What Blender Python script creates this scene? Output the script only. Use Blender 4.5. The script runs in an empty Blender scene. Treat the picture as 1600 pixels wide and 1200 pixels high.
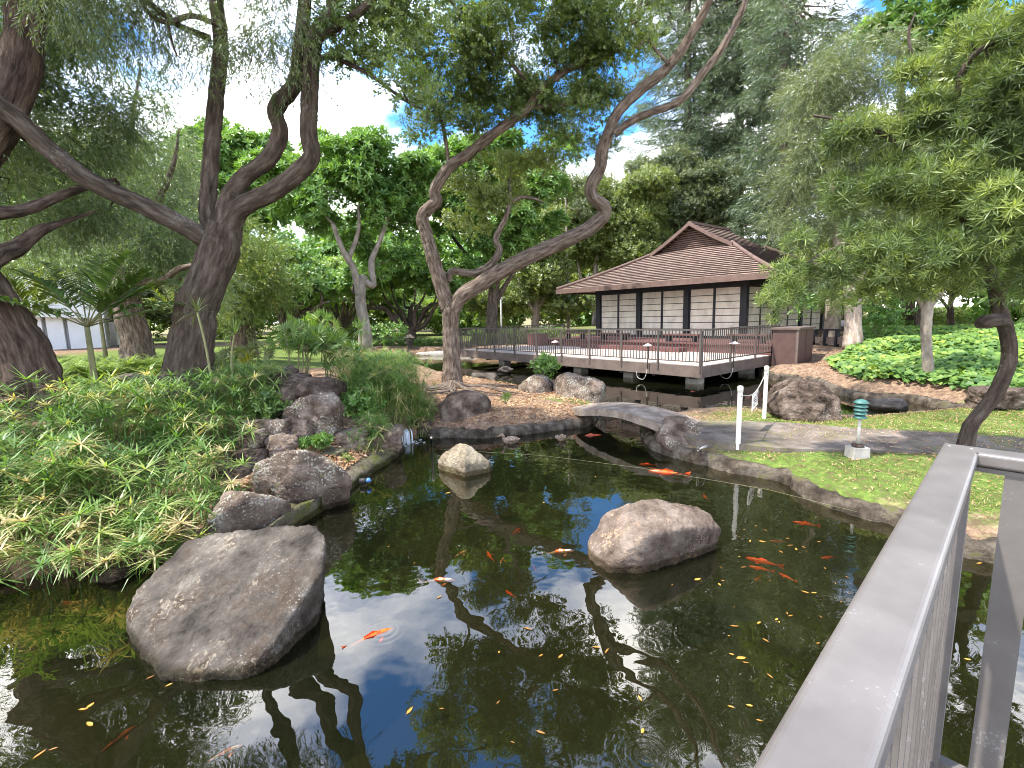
import bpy, bmesh, math, random
import numpy as np
from mathutils import Vector, noise as mnoise
rng = np.random.default_rng(7); random.seed(7)
SC = bpy.context.scene
# ---------------------------------------------------------------- camera
f_px = 745.; TH = math.radians(8.05); RO = math.radians(1.4); EYE = 2.2
Fw = np.array([0, math.cos(TH), -math.sin(TH)]); R0 = np.array([1., 0, 0]); U0 = np.array([0, math.sin(TH), math.cos(TH)])
Rt = math.cos(RO)*R0-math.sin(RO)*U0; Up = math.sin(RO)*R0+math.cos(RO)*U0
O = np.array([0, 0, EYE])
from mathutils import Matrix
cam = bpy.data.cameras.new('camera'); camo = bpy.data.objects.new('camera', cam); SC.collection.objects.link(camo)
cam.sensor_width = 36; cam.lens = f_px/1600*36; cam.clip_start = .05; cam.clip_end = 3000
camo.matrix_world = Matrix([[Rt[i], Up[i], -Fw[i], O[i]] for i in range(3)]+[[0, 0, 0, 1]])
SC.camera = camo
# ---------------------------------------------------------------- world, sun, exposure
SUNV = np.array([-.45, -.12, .87]); SUNV = SUNV/np.linalg.norm(SUNV)
W = bpy.data.worlds.new("World"); SC.world = W; W.use_nodes = True
nt = W.node_tree; nt.nodes.clear(); N = nt.nodes.new; Lk = nt.links.new
out = N('ShaderNodeOutputWorld'); bg = N('ShaderNodeBackground'); bc = N('ShaderNodeBackground'); mx = N('ShaderNodeMixShader')
sky = N('ShaderNodeTexSky'); sky.sky_type = 'NISHITA'; sky.sun_disc = False
sky.sun_elevation = math.asin(SUNV[2]); sky.sun_rotation = math.atan2(SUNV[0], SUNV[1]); sky.air_density = 1.2; sky.dust_density = .3; sky.ozone_density = 3
hs = N('ShaderNodeHueSaturation'); hs.inputs['Saturation'].default_value = 1.25; Lk(sky.outputs[0], hs.inputs['Color'])
tm_ = N('ShaderNodeMixRGB'); tm_.blend_type = 'MULTIPLY'; tm_.inputs[0].default_value = 1; Lk(hs.outputs[0], tm_.inputs[1]); tm_.inputs[2].default_value = (.60, .85, 1.05, 1); Lk(tm_.outputs[0], bg.inputs[0]); bg.inputs[1].default_value = .14
bc.inputs[0].default_value = (1, .99, .98, 1); bc.inputs[1].default_value = 2.4
tc = N('ShaderNodeTexCoord'); sp = N('ShaderNodeSeparateXYZ'); Lk(tc.outputs['Generated'], sp.inputs[0])
az = N('ShaderNodeMath'); az.operation = 'ADD'; az.inputs[1].default_value = .22; Lk(sp.outputs[2], az.inputs[0])
mz = N('ShaderNodeMath'); mz.operation = 'MAXIMUM'; mz.inputs[1].default_value = .05; Lk(az.outputs[0], mz.inputs[0])
dx = N('ShaderNodeMath'); dx.operation = 'DIVIDE'; Lk(sp.outputs[0], dx.inputs[0]); Lk(mz.outputs[0], dx.inputs[1])
dy = N('ShaderNodeMath'); dy.operation = 'DIVIDE'; Lk(sp.outputs[1], dy.inputs[0]); Lk(mz.outputs[0], dy.inputs[1])
cb = N('ShaderNodeCombineXYZ'); Lk(dx.outputs[0], cb.inputs[0]); Lk(dy.outputs[0], cb.inputs[1]); cb.inputs[2].default_value = 11.62
no = N('ShaderNodeTexNoise'); no.inputs['Scale'].default_value = 1.15; no.inputs['Detail'].default_value = 8; no.inputs['Roughness'].default_value = .55
Lk(cb.outputs[0], no.inputs['Vector'])
cr = N('ShaderNodeValToRGB'); cr.color_ramp.elements[0].position = .40; cr.color_ramp.elements[1].position = .60
bi = N('ShaderNodeMath'); bi.operation = 'MULTIPLY_ADD'; Lk(sp.outputs[2], bi.inputs[0]); bi.inputs[1].default_value = -.13; bi.inputs[2].default_value = .05; ad_ = N('ShaderNodeMath'); Lk(bi.outputs[0], ad_.inputs[0]); Lk(no.outputs[0], ad_.inputs[1]); Lk(ad_.outputs[0], cr.inputs[0]); Lk(cr.outputs[0], mx.inputs[0]); Lk(bg.outputs[0], mx.inputs[1]); Lk(bc.outputs[0], mx.inputs[2]); Lk(mx.outputs[0], out.inputs[0])
sl = bpy.data.lights.new('sun', 'SUN'); sl.energy = 3.8; sl.angle = math.radians(1.2); sl.color = (1, .95, .86)
so = bpy.data.objects.new('sun', sl); SC.collection.objects.link(so); so.rotation_euler = Vector(SUNV).to_track_quat('Z', 'Y').to_euler()
SC.view_settings.view_transform = 'Standard'; SC.view_settings.look = 'None'; SC.view_settings.exposure = 1.6; SC.view_settings.gamma = 1
SC.cycles.max_bounces = 6; SC.cycles.diffuse_bounces = 3; SC.cycles.glossy_bounces = 3; SC.cycles.transmission_bounces = 4; SC.cycles.transparent_max_bounces = 8
SC.cycles.filter_width = 1.0; SC.cycles.caustics_reflective = False; SC.cycles.caustics_refractive = False
# ---------------------------------------------------------------- pixel -> place helpers
def ray(x, y): return Fw+Rt*(x-800)/f_px-Up*(y-600)/f_px
def G(x, y, z=0.): d = ray(x, y); return O+d*(z-EYE)/d[2]
def P(x, y, Y): d = ray(x, y); return O+d*Y/d[1]
# ---------------------------------------------------------------- object helpers
ORG = {}
def link(o): SC.collection.objects.link(o)
def tag(o, label=None, cat=None, group=None, kind=None):
    if label: o['label'] = label
    if cat: o['category'] = cat
    if group: o['group'] = group
    if kind: o['kind'] = kind
    return o
def empty(name, loc, label, cat, group=None):
    o = bpy.data.objects.new(name, None); link(o); o.location = loc; o.empty_display_size = .1
    ORG[o.name] = np.array(loc, float); return tag(o, label, cat, group)
def mk(name, V, F, mat, parent=None, rnd=None, smooth=False, origin=None):
    """V (n,3) world coords; F (m,k) array or list of arrays/lists"""
    V = np.asarray(V, float)
    if parent is not None: org = ORG[parent.name]
    else: org = np.array(origin, float) if origin is not None else np.array([V[:, 0].mean(), V[:, 1].mean(), V[:, 2].min()])
    me = bpy.data.meshes.new(name)
    me.vertices.add(len(V)); me.vertices.foreach_set('co', (V-org).astype(np.float32).ravel())
    if isinstance(F, np.ndarray):
        k = F.shape[1]; m = len(F); idx = F.astype(np.int32).ravel(); st = np.arange(m, dtype=np.int32)*k
    else:
        m = len(F); idx = np.array([i for fc in F for i in fc], np.int32); ln = np.array([len(fc) for fc in F]); st = np.concatenate([[0], np.cumsum(ln)[:-1]]).astype(np.int32)
    me.loops.add(len(idx)); me.loops.foreach_set('vertex_index', idx)
    me.polygons.add(m); me.polygons.foreach_set('loop_start', st)
    me.polygons.foreach_set('use_smooth', np.full(m, bool(smooth)))
    if rnd is not None:
        a = me.attributes.new('rnd', 'FLOAT', 'FACE'); a.data.foreach_set('value', np.asarray(rnd, np.float32))
    me.update(calc_edges=True)
    me.materials.append(mat)
    o = bpy.data.objects.new(name, me); link(o)
    if parent is None: o.location = org
    else: o.parent = parent
    ORG[o.name] = org
    return o
class MB:
    def __init__(s): s.V = []; s.F = []; s.n = 0; s.r = []; s.C = []
    def add(s, V, F, r=None, C=None):
        V = np.asarray(V, float); s.V.append(V); s.C.append(V if C is None else C)
        for fc in F: s.F.append([int(i)+s.n for i in fc])
        s.r += [random.random() if r is None else r]*len(F); s.n += len(V); return s
    def box(s, c, h, ax=None, taper=1.):
        """c centre, h half sizes, ax 3x3 rows = local axes"""
        ax = np.eye(3) if ax is None else np.asarray(ax, float)
        q = []
        for z in (-1, 1):
            k = taper if z > 0 else 1.
            for x, y in ((-1, -1), (1, -1), (1, 1), (-1, 1)): q.append(np.array(c)+ax[0]*h[0]*x*k+ax[1]*h[1]*y*k+ax[2]*h[2]*z)
        return s.add(q, [(3, 2, 1, 0), (4, 5, 6, 7), (0, 1, 5, 4), (1, 2, 6, 5), (2, 3, 7, 6), (3, 0, 4, 7)])
    def bar(s, a, b, w, h, up=(0, 0, 1)):
        a = np.array(a, float); b = np.array(b, float); d = b-a; L = np.linalg.norm(d); d = d/L
        sd = np.cross(d, up); sd /= np.linalg.norm(sd); u = np.cross(sd, d)
        return s.box((a+b)/2, (L/2, w/2, h/2), (d, sd, u))
    def tube(s, pts, rad, n=8, **k):
        V, F = tubeVF(pts, rad, n, **k); return s.add(V, F, C=tubeVF.C)
    def lathe(s, c, prof, n=20):
        c = np.array(c, float); V = []; F = []
        for r, z in prof:
            for i in range(n): t = 2*math.pi*i/n; V.append(c+np.array([r*math.cos(t), r*math.sin(t), z]))
        for j in range(len(prof)-1):
            for i in range(n): F.append((j*n+i, j*n+(i+1) % n, (j+1)*n+(i+1) % n, (j+1)*n+i))
        F.append(tuple(range(n))[::-1]); F.append(tuple((len(prof)-1)*n+i for i in range(n)))
        return s.add(V, F)
    def build(s, name, mat, parent=None, smooth=False, origin=None):
        o = mk(name, np.vstack(s.V), s.F, mat, parent, s.r, smooth, origin)
        if mat.name.endswith('bark'): a = o.data.attributes.new('bk', 'FLOAT_VECTOR', 'POINT'); a.data.foreach_set('vector', np.vstack(s.C).astype(np.float32).ravel())
        return o
def catmull(p, m):
    p = np.asarray(p, float)
    if len(p) < 3 or m <= 1: return p
    q = np.vstack([2*p[0]-p[1], p, 2*p[-1]-p[-2]]); res = []
    for i in range(1, len(q)-2):
        a, b, c, d = q[i-1:i+3]
        for t in np.arange(m)/m:
            res.append(.5*((2*b)+(-a+c)*t+(2*a-5*b+4*c-d)*t*t+(-a+3*b-3*c+d)*t**3))
    res.append(p[-1]); return np.array(res)
def tubeVF(pts, rad, n=8, sub=1, wob=0., bark=0., flat=(1, 1)):
    pts = np.asarray(pts, float); rad = np.full(len(pts), rad, float) if np.isscalar(rad) else np.asarray(rad, float)
    if sub > 1:
        tt = np.linspace(0, len(pts)-1, (len(pts)-1)*sub+1); P2 = catmull(pts, sub); rad = np.interp(tt, np.arange(len(pts)), rad); pts = P2
    m = len(pts); T = np.gradient(pts, axis=0); T /= (np.linalg.norm(T, axis=1)[:, None]+1e-9)
    ref = np.array([0, 0, 1.]) if abs(T[0][2]) < .9 else np.array([1., 0, 0])
    nrm = np.cross(T[0], ref); nrm /= np.linalg.norm(nrm); V = np.empty((m, n, 3)); an = np.arange(n)*2*math.pi/n
    for i in range(m):
        nrm = nrm-T[i]*(nrm@T[i]); nrm /= np.linalg.norm(nrm)+1e-9; bn = np.cross(T[i], nrm)
        V[i] = pts[i]+rad[i]*(np.cos(an)[:, None]*nrm*flat[0]+np.sin(an)[:, None]*bn*flat[1])
    sl_ = np.r_[0, np.cumsum(np.linalg.norm(np.diff(pts, axis=0), axis=1))]+random.random()*50
    rr_ = np.maximum(rad, .03)[:, None]; tubeVF.C = np.stack([np.cos(an)[None]*rr_, np.sin(an)[None]*rr_, np.repeat(sl_[:, None], n, 1)], -1).reshape(-1, 3)
    if bark > 0:
        for i in range(m):
            rb_ = max(rad[i], .05)
            for j in range(n):
                c_, d_ = math.cos(an[j]), math.sin(an[j]); v = V[i, j]
                k = mnoise.fractal(Vector((c_, d_, sl_[i]*.42/rb_)), .7, 2.1, 3)+.5*mnoise.fractal(Vector((c_*rb_*14, d_*rb_*14, sl_[i]*3.2)), .5, 2.1, 3)
                V[i, j] = pts[i]+(v-pts[i])*(1+bark*k)
    V = V.reshape(-1, 3); F = []
    for i in range(m-1):
        for j in range(n): F.append((i*n+j, i*n+(j+1) % n, (i+1)*n+(j+1) % n, (i+1)*n+j))
    F.append(tuple(range(n))[::-1]); F.append(tuple((m-1)*n+j for j in range(n)))
    return V, F
# ---------------------------------------------------------------- materials
def newmat(name):
    m = bpy.data.materials.new(name); m.use_nodes = True; t = m.node_tree; t.nodes.clear()
    return m, t, t.nodes.new, t.links.new
def ramp(t, stops):
    r = t.nodes.new('ShaderNodeValToRGB'); e = r.color_ramp.elements
    while len(e) < len(stops): e.new(.5)
    for k, (p, c) in enumerate(stops): e[k].position = p; e[k].color = (*c, 1)
    return r
def surf(name, stops, scale=4, rocky=False, detail=8, rough=.8, bump=.3, bscale=None, bdist=.02, spec=.3, stretch=(1, 1, 1), metal=0., rnd=0., specks=None, coord='Object', bdetail=8):
    m, t, N, L = newmat(name)
    o = N('ShaderNodeOutputMaterial'); b = N('ShaderNodeBsdfPrincipled'); L(b.outputs[0], o.inputs[0])
    tc = N('ShaderNodeTexCoord'); mp = N('ShaderNodeMapping'); mp.inputs['Scale'].default_value = stretch
    if name.endswith('bark'): atb = N('ShaderNodeAttribute'); atb.attribute_name = 'bk'; L(atb.outputs['Vector'], mp.inputs[0])
    else: L(tc.outputs[coord], mp.inputs[0])
    n = N('ShaderNodeTexNoise'); n.inputs['Scale'].default_value = scale; n.inputs['Detail'].default_value = detail; n.inputs['Roughness'].default_value = .65; L(mp.outputs[0], n.inputs['Vector'])
    r = ramp(t, stops); fac = n.outputs[0]
    if rnd:
        at = N('ShaderNodeAttribute'); at.attribute_name = 'rnd'; mm = N('ShaderNodeMath'); mm.operation = 'MULTIPLY_ADD'; L(at.outputs['Fac'], mm.inputs[0]); mm.inputs[1].default_value = rnd
        m2 = N('ShaderNodeMath'); m2.operation = 'SUBTRACT'; L(n.outputs[0], m2.inputs[0]); m2.inputs[1].default_value = rnd/2; L(m2.outputs[0], mm.inputs[2]); fac = mm.outputs[0]
    L(fac, r.inputs[0]); col = r.outputs[0]
    for sp in (specks or []):
        sc, lo, hi, c, big = sp
        n2 = N('ShaderNodeTexNoise'); n2.inputs['Scale'].default_value = sc; n2.inputs['Detail'].default_value = 5; n2.inputs['Roughness'].default_value = .7; L(tc.outputs[coord], n2.inputs['Vector'])
        n3 = N('ShaderNodeTexNoise'); n3.inputs['Scale'].default_value = big; n3.inputs['Detail'].default_value = 2; L(tc.outputs[coord], n3.inputs['Vector'])
        ad = N('ShaderNodeMath'); ad.operation = 'MULTIPLY_ADD'; L(n3.outputs[0], ad.inputs[0]); ad.inputs[1].default_value = .6; L(n2.outputs[0], ad.inputs[2])
        r2 = ramp(t, [(lo, (0, 0, 0)), (hi, (1, 1, 1))]); L(ad.outputs[0], r2.inputs[0])
        x = N('ShaderNodeMixRGB'); L(r2.outputs[0], x.inputs[0]); L(col, x.inputs[1]); x.inputs[2].default_value = (*c, 1); col = x.outputs[0]
    if rocky:
        vo = N('ShaderNodeTexVoronoi'); vo.feature = 'DISTANCE_TO_EDGE'; vo.inputs['Scale'].default_value = 2.3
        dn_ = N('ShaderNodeTexNoise'); dn_.inputs['Scale'].default_value = 3; dn_.inputs['Detail'].default_value = 6; L(tc.outputs[coord], dn_.inputs['Vector'])
        mv = N('ShaderNodeMixRGB'); mv.inputs[0].default_value = .35; L(tc.outputs[coord], mv.inputs[1]); L(dn_.outputs['Color'], mv.inputs[2]); L(mv.outputs[0], vo.inputs['Vector'])
        rv = ramp(t, [(.0, (.30, .27, .25)), (.022, (1, 1, 1))]); L(vo.outputs['Distance'], rv.inputs[0])
        mk_ = N('ShaderNodeMixRGB'); mk_.blend_type = 'MULTIPLY'; mk_.inputs[0].default_value = .3; L(col, mk_.inputs[1]); L(rv.outputs[0], mk_.inputs[2]); col = mk_.outputs[0]
        ge = N('ShaderNodeNewGeometry'); se = N('ShaderNodeSeparateXYZ'); L(ge.outputs['Position'], se.inputs[0]); az_ = N('ShaderNodeMath'); az_.operation = 'MULTIPLY_ADD'; L(n.outputs[0], az_.inputs[0]); az_.inputs[1].default_value = -.12; L(se.outputs[2], az_.inputs[2])
        rw = ramp(t, [(.0, (.38, .36, .28)), (.03, (1, 1, 1))]); L(az_.outputs[0], rw.inputs[0]); m4 = N('ShaderNodeMixRGB'); m4.blend_type = 'MULTIPLY'; m4.inputs[0].default_value = 1; L(col, m4.inputs[1]); L(rw.outputs[0], m4.inputs[2]); col = m4.outputs[0]
    L(col, b.inputs['Base Color']); b.inputs['Roughness'].default_value = rough; b.inputs['Specular IOR Level'].default_value = spec; b.inputs['Metallic'].default_value = metal
    if bump:
        nb = N('ShaderNodeTexNoise'); nb.inputs['Scale'].default_value = bscale or scale*3; nb.inputs['Detail'].default_value = bdetail; nb.inputs['Roughness'].default_value = .7; L(mp.outputs[0], nb.inputs['Vector'])
        bp = N('ShaderNodeBump'); bp.inputs['Strength'].default_value = bump; bp.inputs['Distance'].default_value = bdist; L(nb.outputs[0], bp.inputs['Height']); L(bp.outputs[0], b.inputs['Normal'])
    return m
def leafmat(name, stops, trans=.35, gloss=.10, rough=.45, big=1.2):
    m, t, N, L = newmat(name)
    o = N('ShaderNodeOutputMaterial'); at = N('ShaderNodeAttribute'); at.attribute_name = 'rnd'
    tc = N('ShaderNodeTexCoord'); n = N('ShaderNodeTexNoise'); n.inputs['Scale'].default_value = big; n.inputs['Detail'].default_value = 2; L(tc.outputs['Object'], n.inputs['Vector'])
    mm = N('ShaderNodeMath'); mm.operation = 'MULTIPLY_ADD'; L(at.outputs['Fac'], mm.inputs[0]); mm.inputs[1].default_value = .55
    m2 = N('ShaderNodeMath'); m2.operation = 'MULTIPLY_ADD'; L(n.outputs[0], m2.inputs[0]); m2.inputs[1].default_value = .9; m2.inputs[2].default_value = -.22; L(m2.outputs[0], mm.inputs[2])
    r = ramp(t, stops); L(mm.outputs[0], r.inputs[0])
    d = N('ShaderNodeBsdfDiffuse'); tr = N('ShaderNodeBsdfTranslucent'); gl = N('ShaderNodeBsdfGlossy'); gl.inputs['Roughness'].default_value = rough
    L(r.outputs[0], d.inputs[0])
    hs = N('ShaderNodeMixRGB'); hs.blend_type = 'MULTIPLY'; hs.inputs[0].default_value = 1; L(r.outputs[0], hs.inputs[1]); hs.inputs[2].default_value = (1.5, 1.45, .55, 1); L(hs.outputs[0], tr.inputs[0])
    a = N('ShaderNodeMixShader'); a.inputs[0].default_value = trans; L(d.outputs[0], a.inputs[1]); L(tr.outputs[0], a.inputs[2])
    fr = N('ShaderNodeLayerWeight'); fr.inputs[0].default_value = .3
    fm = N('ShaderNodeMath'); fm.operation = 'MULTIPLY_ADD'; L(fr.outputs['Facing'], fm.inputs[0]); fm.inputs[1].default_value = gloss*1.5; fm.inputs[2].default_value = gloss*.4
    b = N('ShaderNodeMixShader'); L(fm.outputs[0], b.inputs[0]); L(a.outputs[0], b.inputs[1]); L(gl.outputs[0], b.inputs[2]); L(b.outputs[0], o.inputs[0])
    return m
def G3(a, b, c): return [(.1, a), (.5, b), (.92, c)]
M = {}
M['leaf_mid'] = leafmat('small_olive_leaf', G3((.05, .09, .02), (.105, .165, .036), (.20, .265, .06)), .45)
M['leaf_willow'] = leafmat('narrow_grey_green_leaf', G3((.045, .07, .025), (.085, .125, .042), (.17, .21, .075)), .4)
M['leaf_feather'] = leafmat('feathery_green_leaf', G3((.06, .10, .045), (.12, .18, .075), (.21, .28, .11)), .4)
M['leaf_broad'] = leafmat('broad_glossy_leaf', G3((.05, .12, .022), (.12, .24, .04), (.25, .38, .08)), .35, .10, .45)
M['leaf_yellow'] = leafmat('yellow_green_leaf', G3((.07, .11, .02), (.14, .19, .035), (.25, .29, .06)), .4)
M['leaf_lime'] = leafmat('lime_leaf', G3((.10, .17, .03), (.18, .28, .05), (.30, .38, .09)), .4)
M['leaf_rust'] = leafmat('green_and_rust_leaf', [(.1, (.07, .12, .02)), (.55, (.15, .22, .04)), (.8, (.24, .24, .05)), (.95, (.35, .14, .05))], .4)
M['leaf_pine'] = leafmat('blue_green_needle', G3((.035, .06, .03), (.07, .11, .055), (.13, .175, .085)), .3)
M['leaf_grey'] = leafmat('grey_green_leaf', G3((.05, .075, .03), (.10, .135, .05), (.19, .22, .08)), .35)
M['leaf_strap'] = leafmat('strap_leaf', G3((.045, .075, .024), (.10, .15, .045), (.33, .40, .11)), .4, .06, .5)
M['leaf_sedge'] = leafmat('sedge_blade', [(.05, (.03, .08, .018)), (.42, (.085, .175, .036)), (.64, (.20, .30, .07)), (.76, (.48, .40, .21))], .4, .05)
M['leaf_sedge_far'] = leafmat('dark_sedge_blade', [(.05, (.04, .09, .022)), (.42, (.09, .18, .035)), (.66, (.19, .28, .07)), (.78, (.48, .40, .21))], .4, .05)
M['leaf_palm'] = leafmat('palm_leaflet', G3((.04, .085, .02), (.09, .165, .035), (.18, .27, .06)), .35, .07, .5)
M['leaf_cover'] = leafmat('heart_leaf', [(.15, (.03, .085, .018)), (.45, (.085, .175, .03)), (.7, (.20, .30, .045)), (.88, (.38, .42, .07))], .3, .05, .55)
M['leaf_gold'] = leafmat('golden_cycad_leaf', G3((.25, .28, .03), (.45, .44, .05), (.6, .55, .08)), .3)
M['grass'] = leafmat('grass_blade', [(.2, (.05, .095, .018)), (.45, (.115, .175, .032)), (.65, (.22, .26, .06)), (.8, (.40, .32, .17))], .3, .02)
M['litter'] = leafmat('dry_leaf', [(.05, (.10, .05, .025)), (.4, (.28, .15, .08)), (.7, (.45, .30, .17)), (.95, (.6, .48, .32))], .1, .05)
M['float_leaf'] = leafmat('yellow_fallen_leaf', [(.2, (.16, .07, .02)), (.5, (.38, .20, .03)), (.7, (.42, .30, .05)), (.95, (.45, .38, .14))], .1, .06)
M['bark'] = surf('dark_furrowed_bark', [(.3, (.035, .025, .02)), (.5, (.10, .075, .058)), (.7, (.20, .165, .135))], 9, stretch=(1.6, 1.6, .35), bump=1., bscale=14, bdist=.12, rough=.95, spec=.15, specks=[(30, .97, 1.05, (.24, .22, .19), 2)])
M['bark_red'] = surf('reddish_brown_bark', [(.34, (.03, .02, .016)), (.5, (.10, .068, .052)), (.68, (.21, .16, .125))], 9, stretch=(1.6, 1.6, .3), bump=1., bscale=13, bdist=.12, rough=.95, spec=.15)
M['bark_mid'] = surf('brown_ridged_bark', [(.34, (.06, .042, .032)), (.5, (.16, .12, .093)), (.68, (.31, .25, .205))], 11, stretch=(1.6, 1.6, .35), bump=1., bscale=17, bdist=.09, rough=.95, spec=.15)
M['bark_pale'] = surf('pale_smooth_bark', [(.3, (.12, .10, .078)), (.55, (.25, .21, .17)), (.75, (.37, .325, .275))], 3, bump=.5, rough=.9, spec=.2, stretch=(2, 2, 1))
M['bark_peel'] = surf('peeling_paper_bark', [(.3, (.20, .10, .06)), (.42, (.30, .22, .165)), (.7, (.45, .39, .325))], 2.2, bump=1., bdist=.05, rough=.95, stretch=(4, 4, .7))
M['stem'] = surf('green_brown_stem', [(.3, (.10, .11, .05)), (.7, (.22, .21, .10))], 6, bump=.3)
ROCKS = dict(rocky=True, rough=.95, spec=.12, bump=1., bdist=.09)
M['rock_grey'] = surf('grey_basalt', [(.36, (.045, .037, .030)), (.5, (.128, .110, .092)), (.64, (.245, .215, .182))], 2.6, detail=12, bscale=14, bdetail=12, specks=[(5, .78, .92, (.085, .062, .045), 1.7), (26, .90, .97, (.32, .27, .20), 2.5), (70, .95, 1.0, (.46, .44, .40), 1.3)], **ROCKS)
M['rock_brown'] = surf('brown_weathered_basalt', [(.36, (.08, .056, .042)), (.5, (.205, .155, .122)), (.64, (.35, .285, .235))], 3, detail=12, bscale=16, bdetail=12, specks=[(22, .88, .97, (.42, .30, .20), 2.5), (60, .97, 1.03, (.6, .58, .53), 2)], **ROCKS)
M['rock_tan'] = surf('tan_pitted_rock', [(.34, (.15, .115, .075)), (.5, (.33, .275, .195)), (.66, (.48, .42, .32))], 4, detail=10, bscale=18, specks=[(20, .90, .96, (.50, .39, .17), 3)], **ROCKS)
M['rock_dark'] = surf('dark_rough_lava', [(.36, (.035, .025, .019)), (.5, (.11, .080, .062)), (.66, (.235, .18, .145))], 4, detail=12, bscale=11, specks=[(40, .93, 1.0, (.36, .34, .30), 2)], rough=.95, spec=.15, bump=1., bdist=.12, rocky=True)
M['rock_lichen'] = surf('lichened_rock', [(.36, (.07, .048, .036)), (.5, (.18, .134, .102)), (.64, (.32, .25, .20))], 4, detail=12, bscale=15, specks=[(34, .87, .93, (.48, .46, .38), 3.2), (14, .93, 1.02, (.20, .20, .09), 3)], **ROCKS)
M['rock_moss'] = surf('mossy_rock', [(.3, (.06, .05, .03)), (.5, (.15, .13, .09)), (.7, (.25, .22, .16))], 4, detail=10, bscale=15, specks=[(6, .75, .95, (.13, .14, .03), 2)], **ROCKS)
M['curb'] = surf('exposed_aggregate_curb', [(.36, (.028, .021, .015)), (.5, (.08, .064, .048)), (.64, (.17, .142, .113))], 5, detail=12, bscale=45, rough=.95, spec=.15, bump=1., bdist=.03, specks=[(5, .92, 1.08, (.10, .10, .035), 1.2), (90, 1.03, 1.1, (.30, .27, .24), 3)])
M['bridge'] = surf('brown_grey_pebbled_concrete', [(.34, (.12, .092, .07)), (.5, (.22, .175, .14)), (.66, (.33, .275, .225))], 4, detail=12, bscale=70, rough=.95, spec=.15, bump=.6, bdist=.008)
M['asphalt'] = surf('path_asphalt', [(.34, (.07, .056, .046)), (.5, (.125, .103, .086)), (.66, (.19, .162, .138))], 3, detail=12, bscale=90, rough=.95, spec=.15, bump=.5, bdist=.006, specks=[(14, .88, .96, (.14, .13, .06), 1.2)])
M['wood_dark'] = surf('dark_stained_timber', [(.3, (.008, .009, .012)), (.7, (.022, .023, .028))], 4, rough=.55, bump=.2)
M['wood_red'] = surf('oxblood_painted_wood', [(.3, (.085, .035, .032)), (.7, (.15, .065, .058))], 3, rough=.6, bump=.2, stretch=(1, 1, 5))
M['wood_brown'] = surf('brown_fascia_board', [(.3, (.085, .062, .052)), (.7, (.16, .12, .10))], 3, rough=.7, bump=.3, rnd=.2)
M['cabinet'] = surf('dark_red_brown_metal', [(.3, (.06, .034, .029)), (.7, (.10, .060, .050))], 3, rough=.6, bump=.1)
M['deck'] = surf('pale_deck_boards', [(.3, (.38, .30, .25)), (.7, (.53, .435, .365))], 4, rough=.8, bump=.2, rnd=.5)
M['rail_far'] = surf('brown_grey_painted_metal', [(.3, (.072, .058, .050)), (.7, (.10, .083, .073))], 3, rough=.5, bump=0)
M['rail'] = surf('taupe_grey_painted_rail', [(.34, (.080, .070, .064)), (.5, (.105, .093, .086)), (.66, (.135, .12, .112))], 3, detail=12, rough=.42, spec=.7, bump=.12, bscale=60, bdist=.002, specks=[(90, .97, 1.03, (.20, .19, .185), 6), (260, 1.02, 1.08, (.5, .5, .5), 12)])
M['roof'] = surf('brown_shingle', [(.2, (.10, .064, .050)), (.5, (.195, .132, .102)), (.8, (.30, .215, .17))], 6, rough=.85, bump=.4, rnd=.28, specks=[(30, .98, 1.03, (.5, .45, .4), 4)])
M['roof_butt_shadow'] = surf('shingle_butt_painted_shadow', [(.3, (.018, .011, .009)), (.7, (.045, .028, .023))], 6, rough=.9, bump=.2)  # course risers coloured dark to paint in the shadow line under each course
M['roof_trim'] = surf('brown_roof_trim', [(.3, (.085, .052, .042)), (.7, (.15, .098, .078))], 3, rough=.7, bump=.2)
M['shoji'] = surf('weathered_cream_panel', [(.3, (.40, .36, .30)), (.55, (.58, .53, .45)), (.75, (.66, .61, .53))], 2.5, rough=.8, bump=.1, stretch=(1, 1, .5))
M['soffit'] = surf('pale_soffit', [(.3, (.22, .20, .18)), (.7, (.32, .29, .26))], 3, bump=.1)
M['concrete'] = surf('concrete', [(.3, (.24, .22, .195)), (.7, (.42, .39, .35))], 6, bump=.4, bscale=40, bdist=.005)
M['white_paint'] = surf('aged_white_paint', [(.3, (.62, .59, .52)), (.7, (.80, .77, .70))], 5, rough=.5, bump=.1)
M['copper'] = surf('weathered_lamp_metal', [(.3, (.35, .28, .26)), (.7, (.55, .48, .45))], 8, rough=.45, bump=.1, metal=.2)
M['verdigris'] = surf('green_enamel', [(.3, (.03, .095, .085)), (.7, (.065, .16, .145))], 8, rough=.45, bump=.1)
M['grey_pipe'] = surf('grey_plastic_pipe', [(.3, (.28, .26, .23)), (.7, (.42, .40, .36))], 8, rough=.5, bump=.1)
M['black'] = surf('black_plastic', [(.3, (.012, .012, .012)), (.7, (.03, .03, .03))], 8, rough=.6, bump=.1)
M['wall_white'] = surf('white_render', [(.3, (.72, .72, .72)), (.7, (.82, .82, .82))], 1, rough=.9, bump=.05)
M['tile_orange'] = surf('terracotta_roof', [(.3, (.35, .16, .09)), (.7, (.5, .26, .16))], 3, rough=.9, bump=.2)
M['window'] = surf('dark_glass', [(.3, (.015, .02, .02)), (.7, (.03, .035, .035))], 3, rough=.15, spec=.6, bump=0)
M['ink'] = surf('dark_ink', [(.3, (.08, .05, .06)), (.7, (.14, .08, .09))], 8, bump=0)
M['duck'] = surf('mottled_duck_feathers', [(.35, (.06, .04, .028)), (.5, (.20, .14, .10)), (.65, (.36, .28, .21))], 45, detail=3, rough=.8, bump=.3)
M['bill'] = surf('duck_bill', [(.3, (.25, .20, .06)), (.7, (.35, .28, .10))], 8, bump=0)
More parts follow.
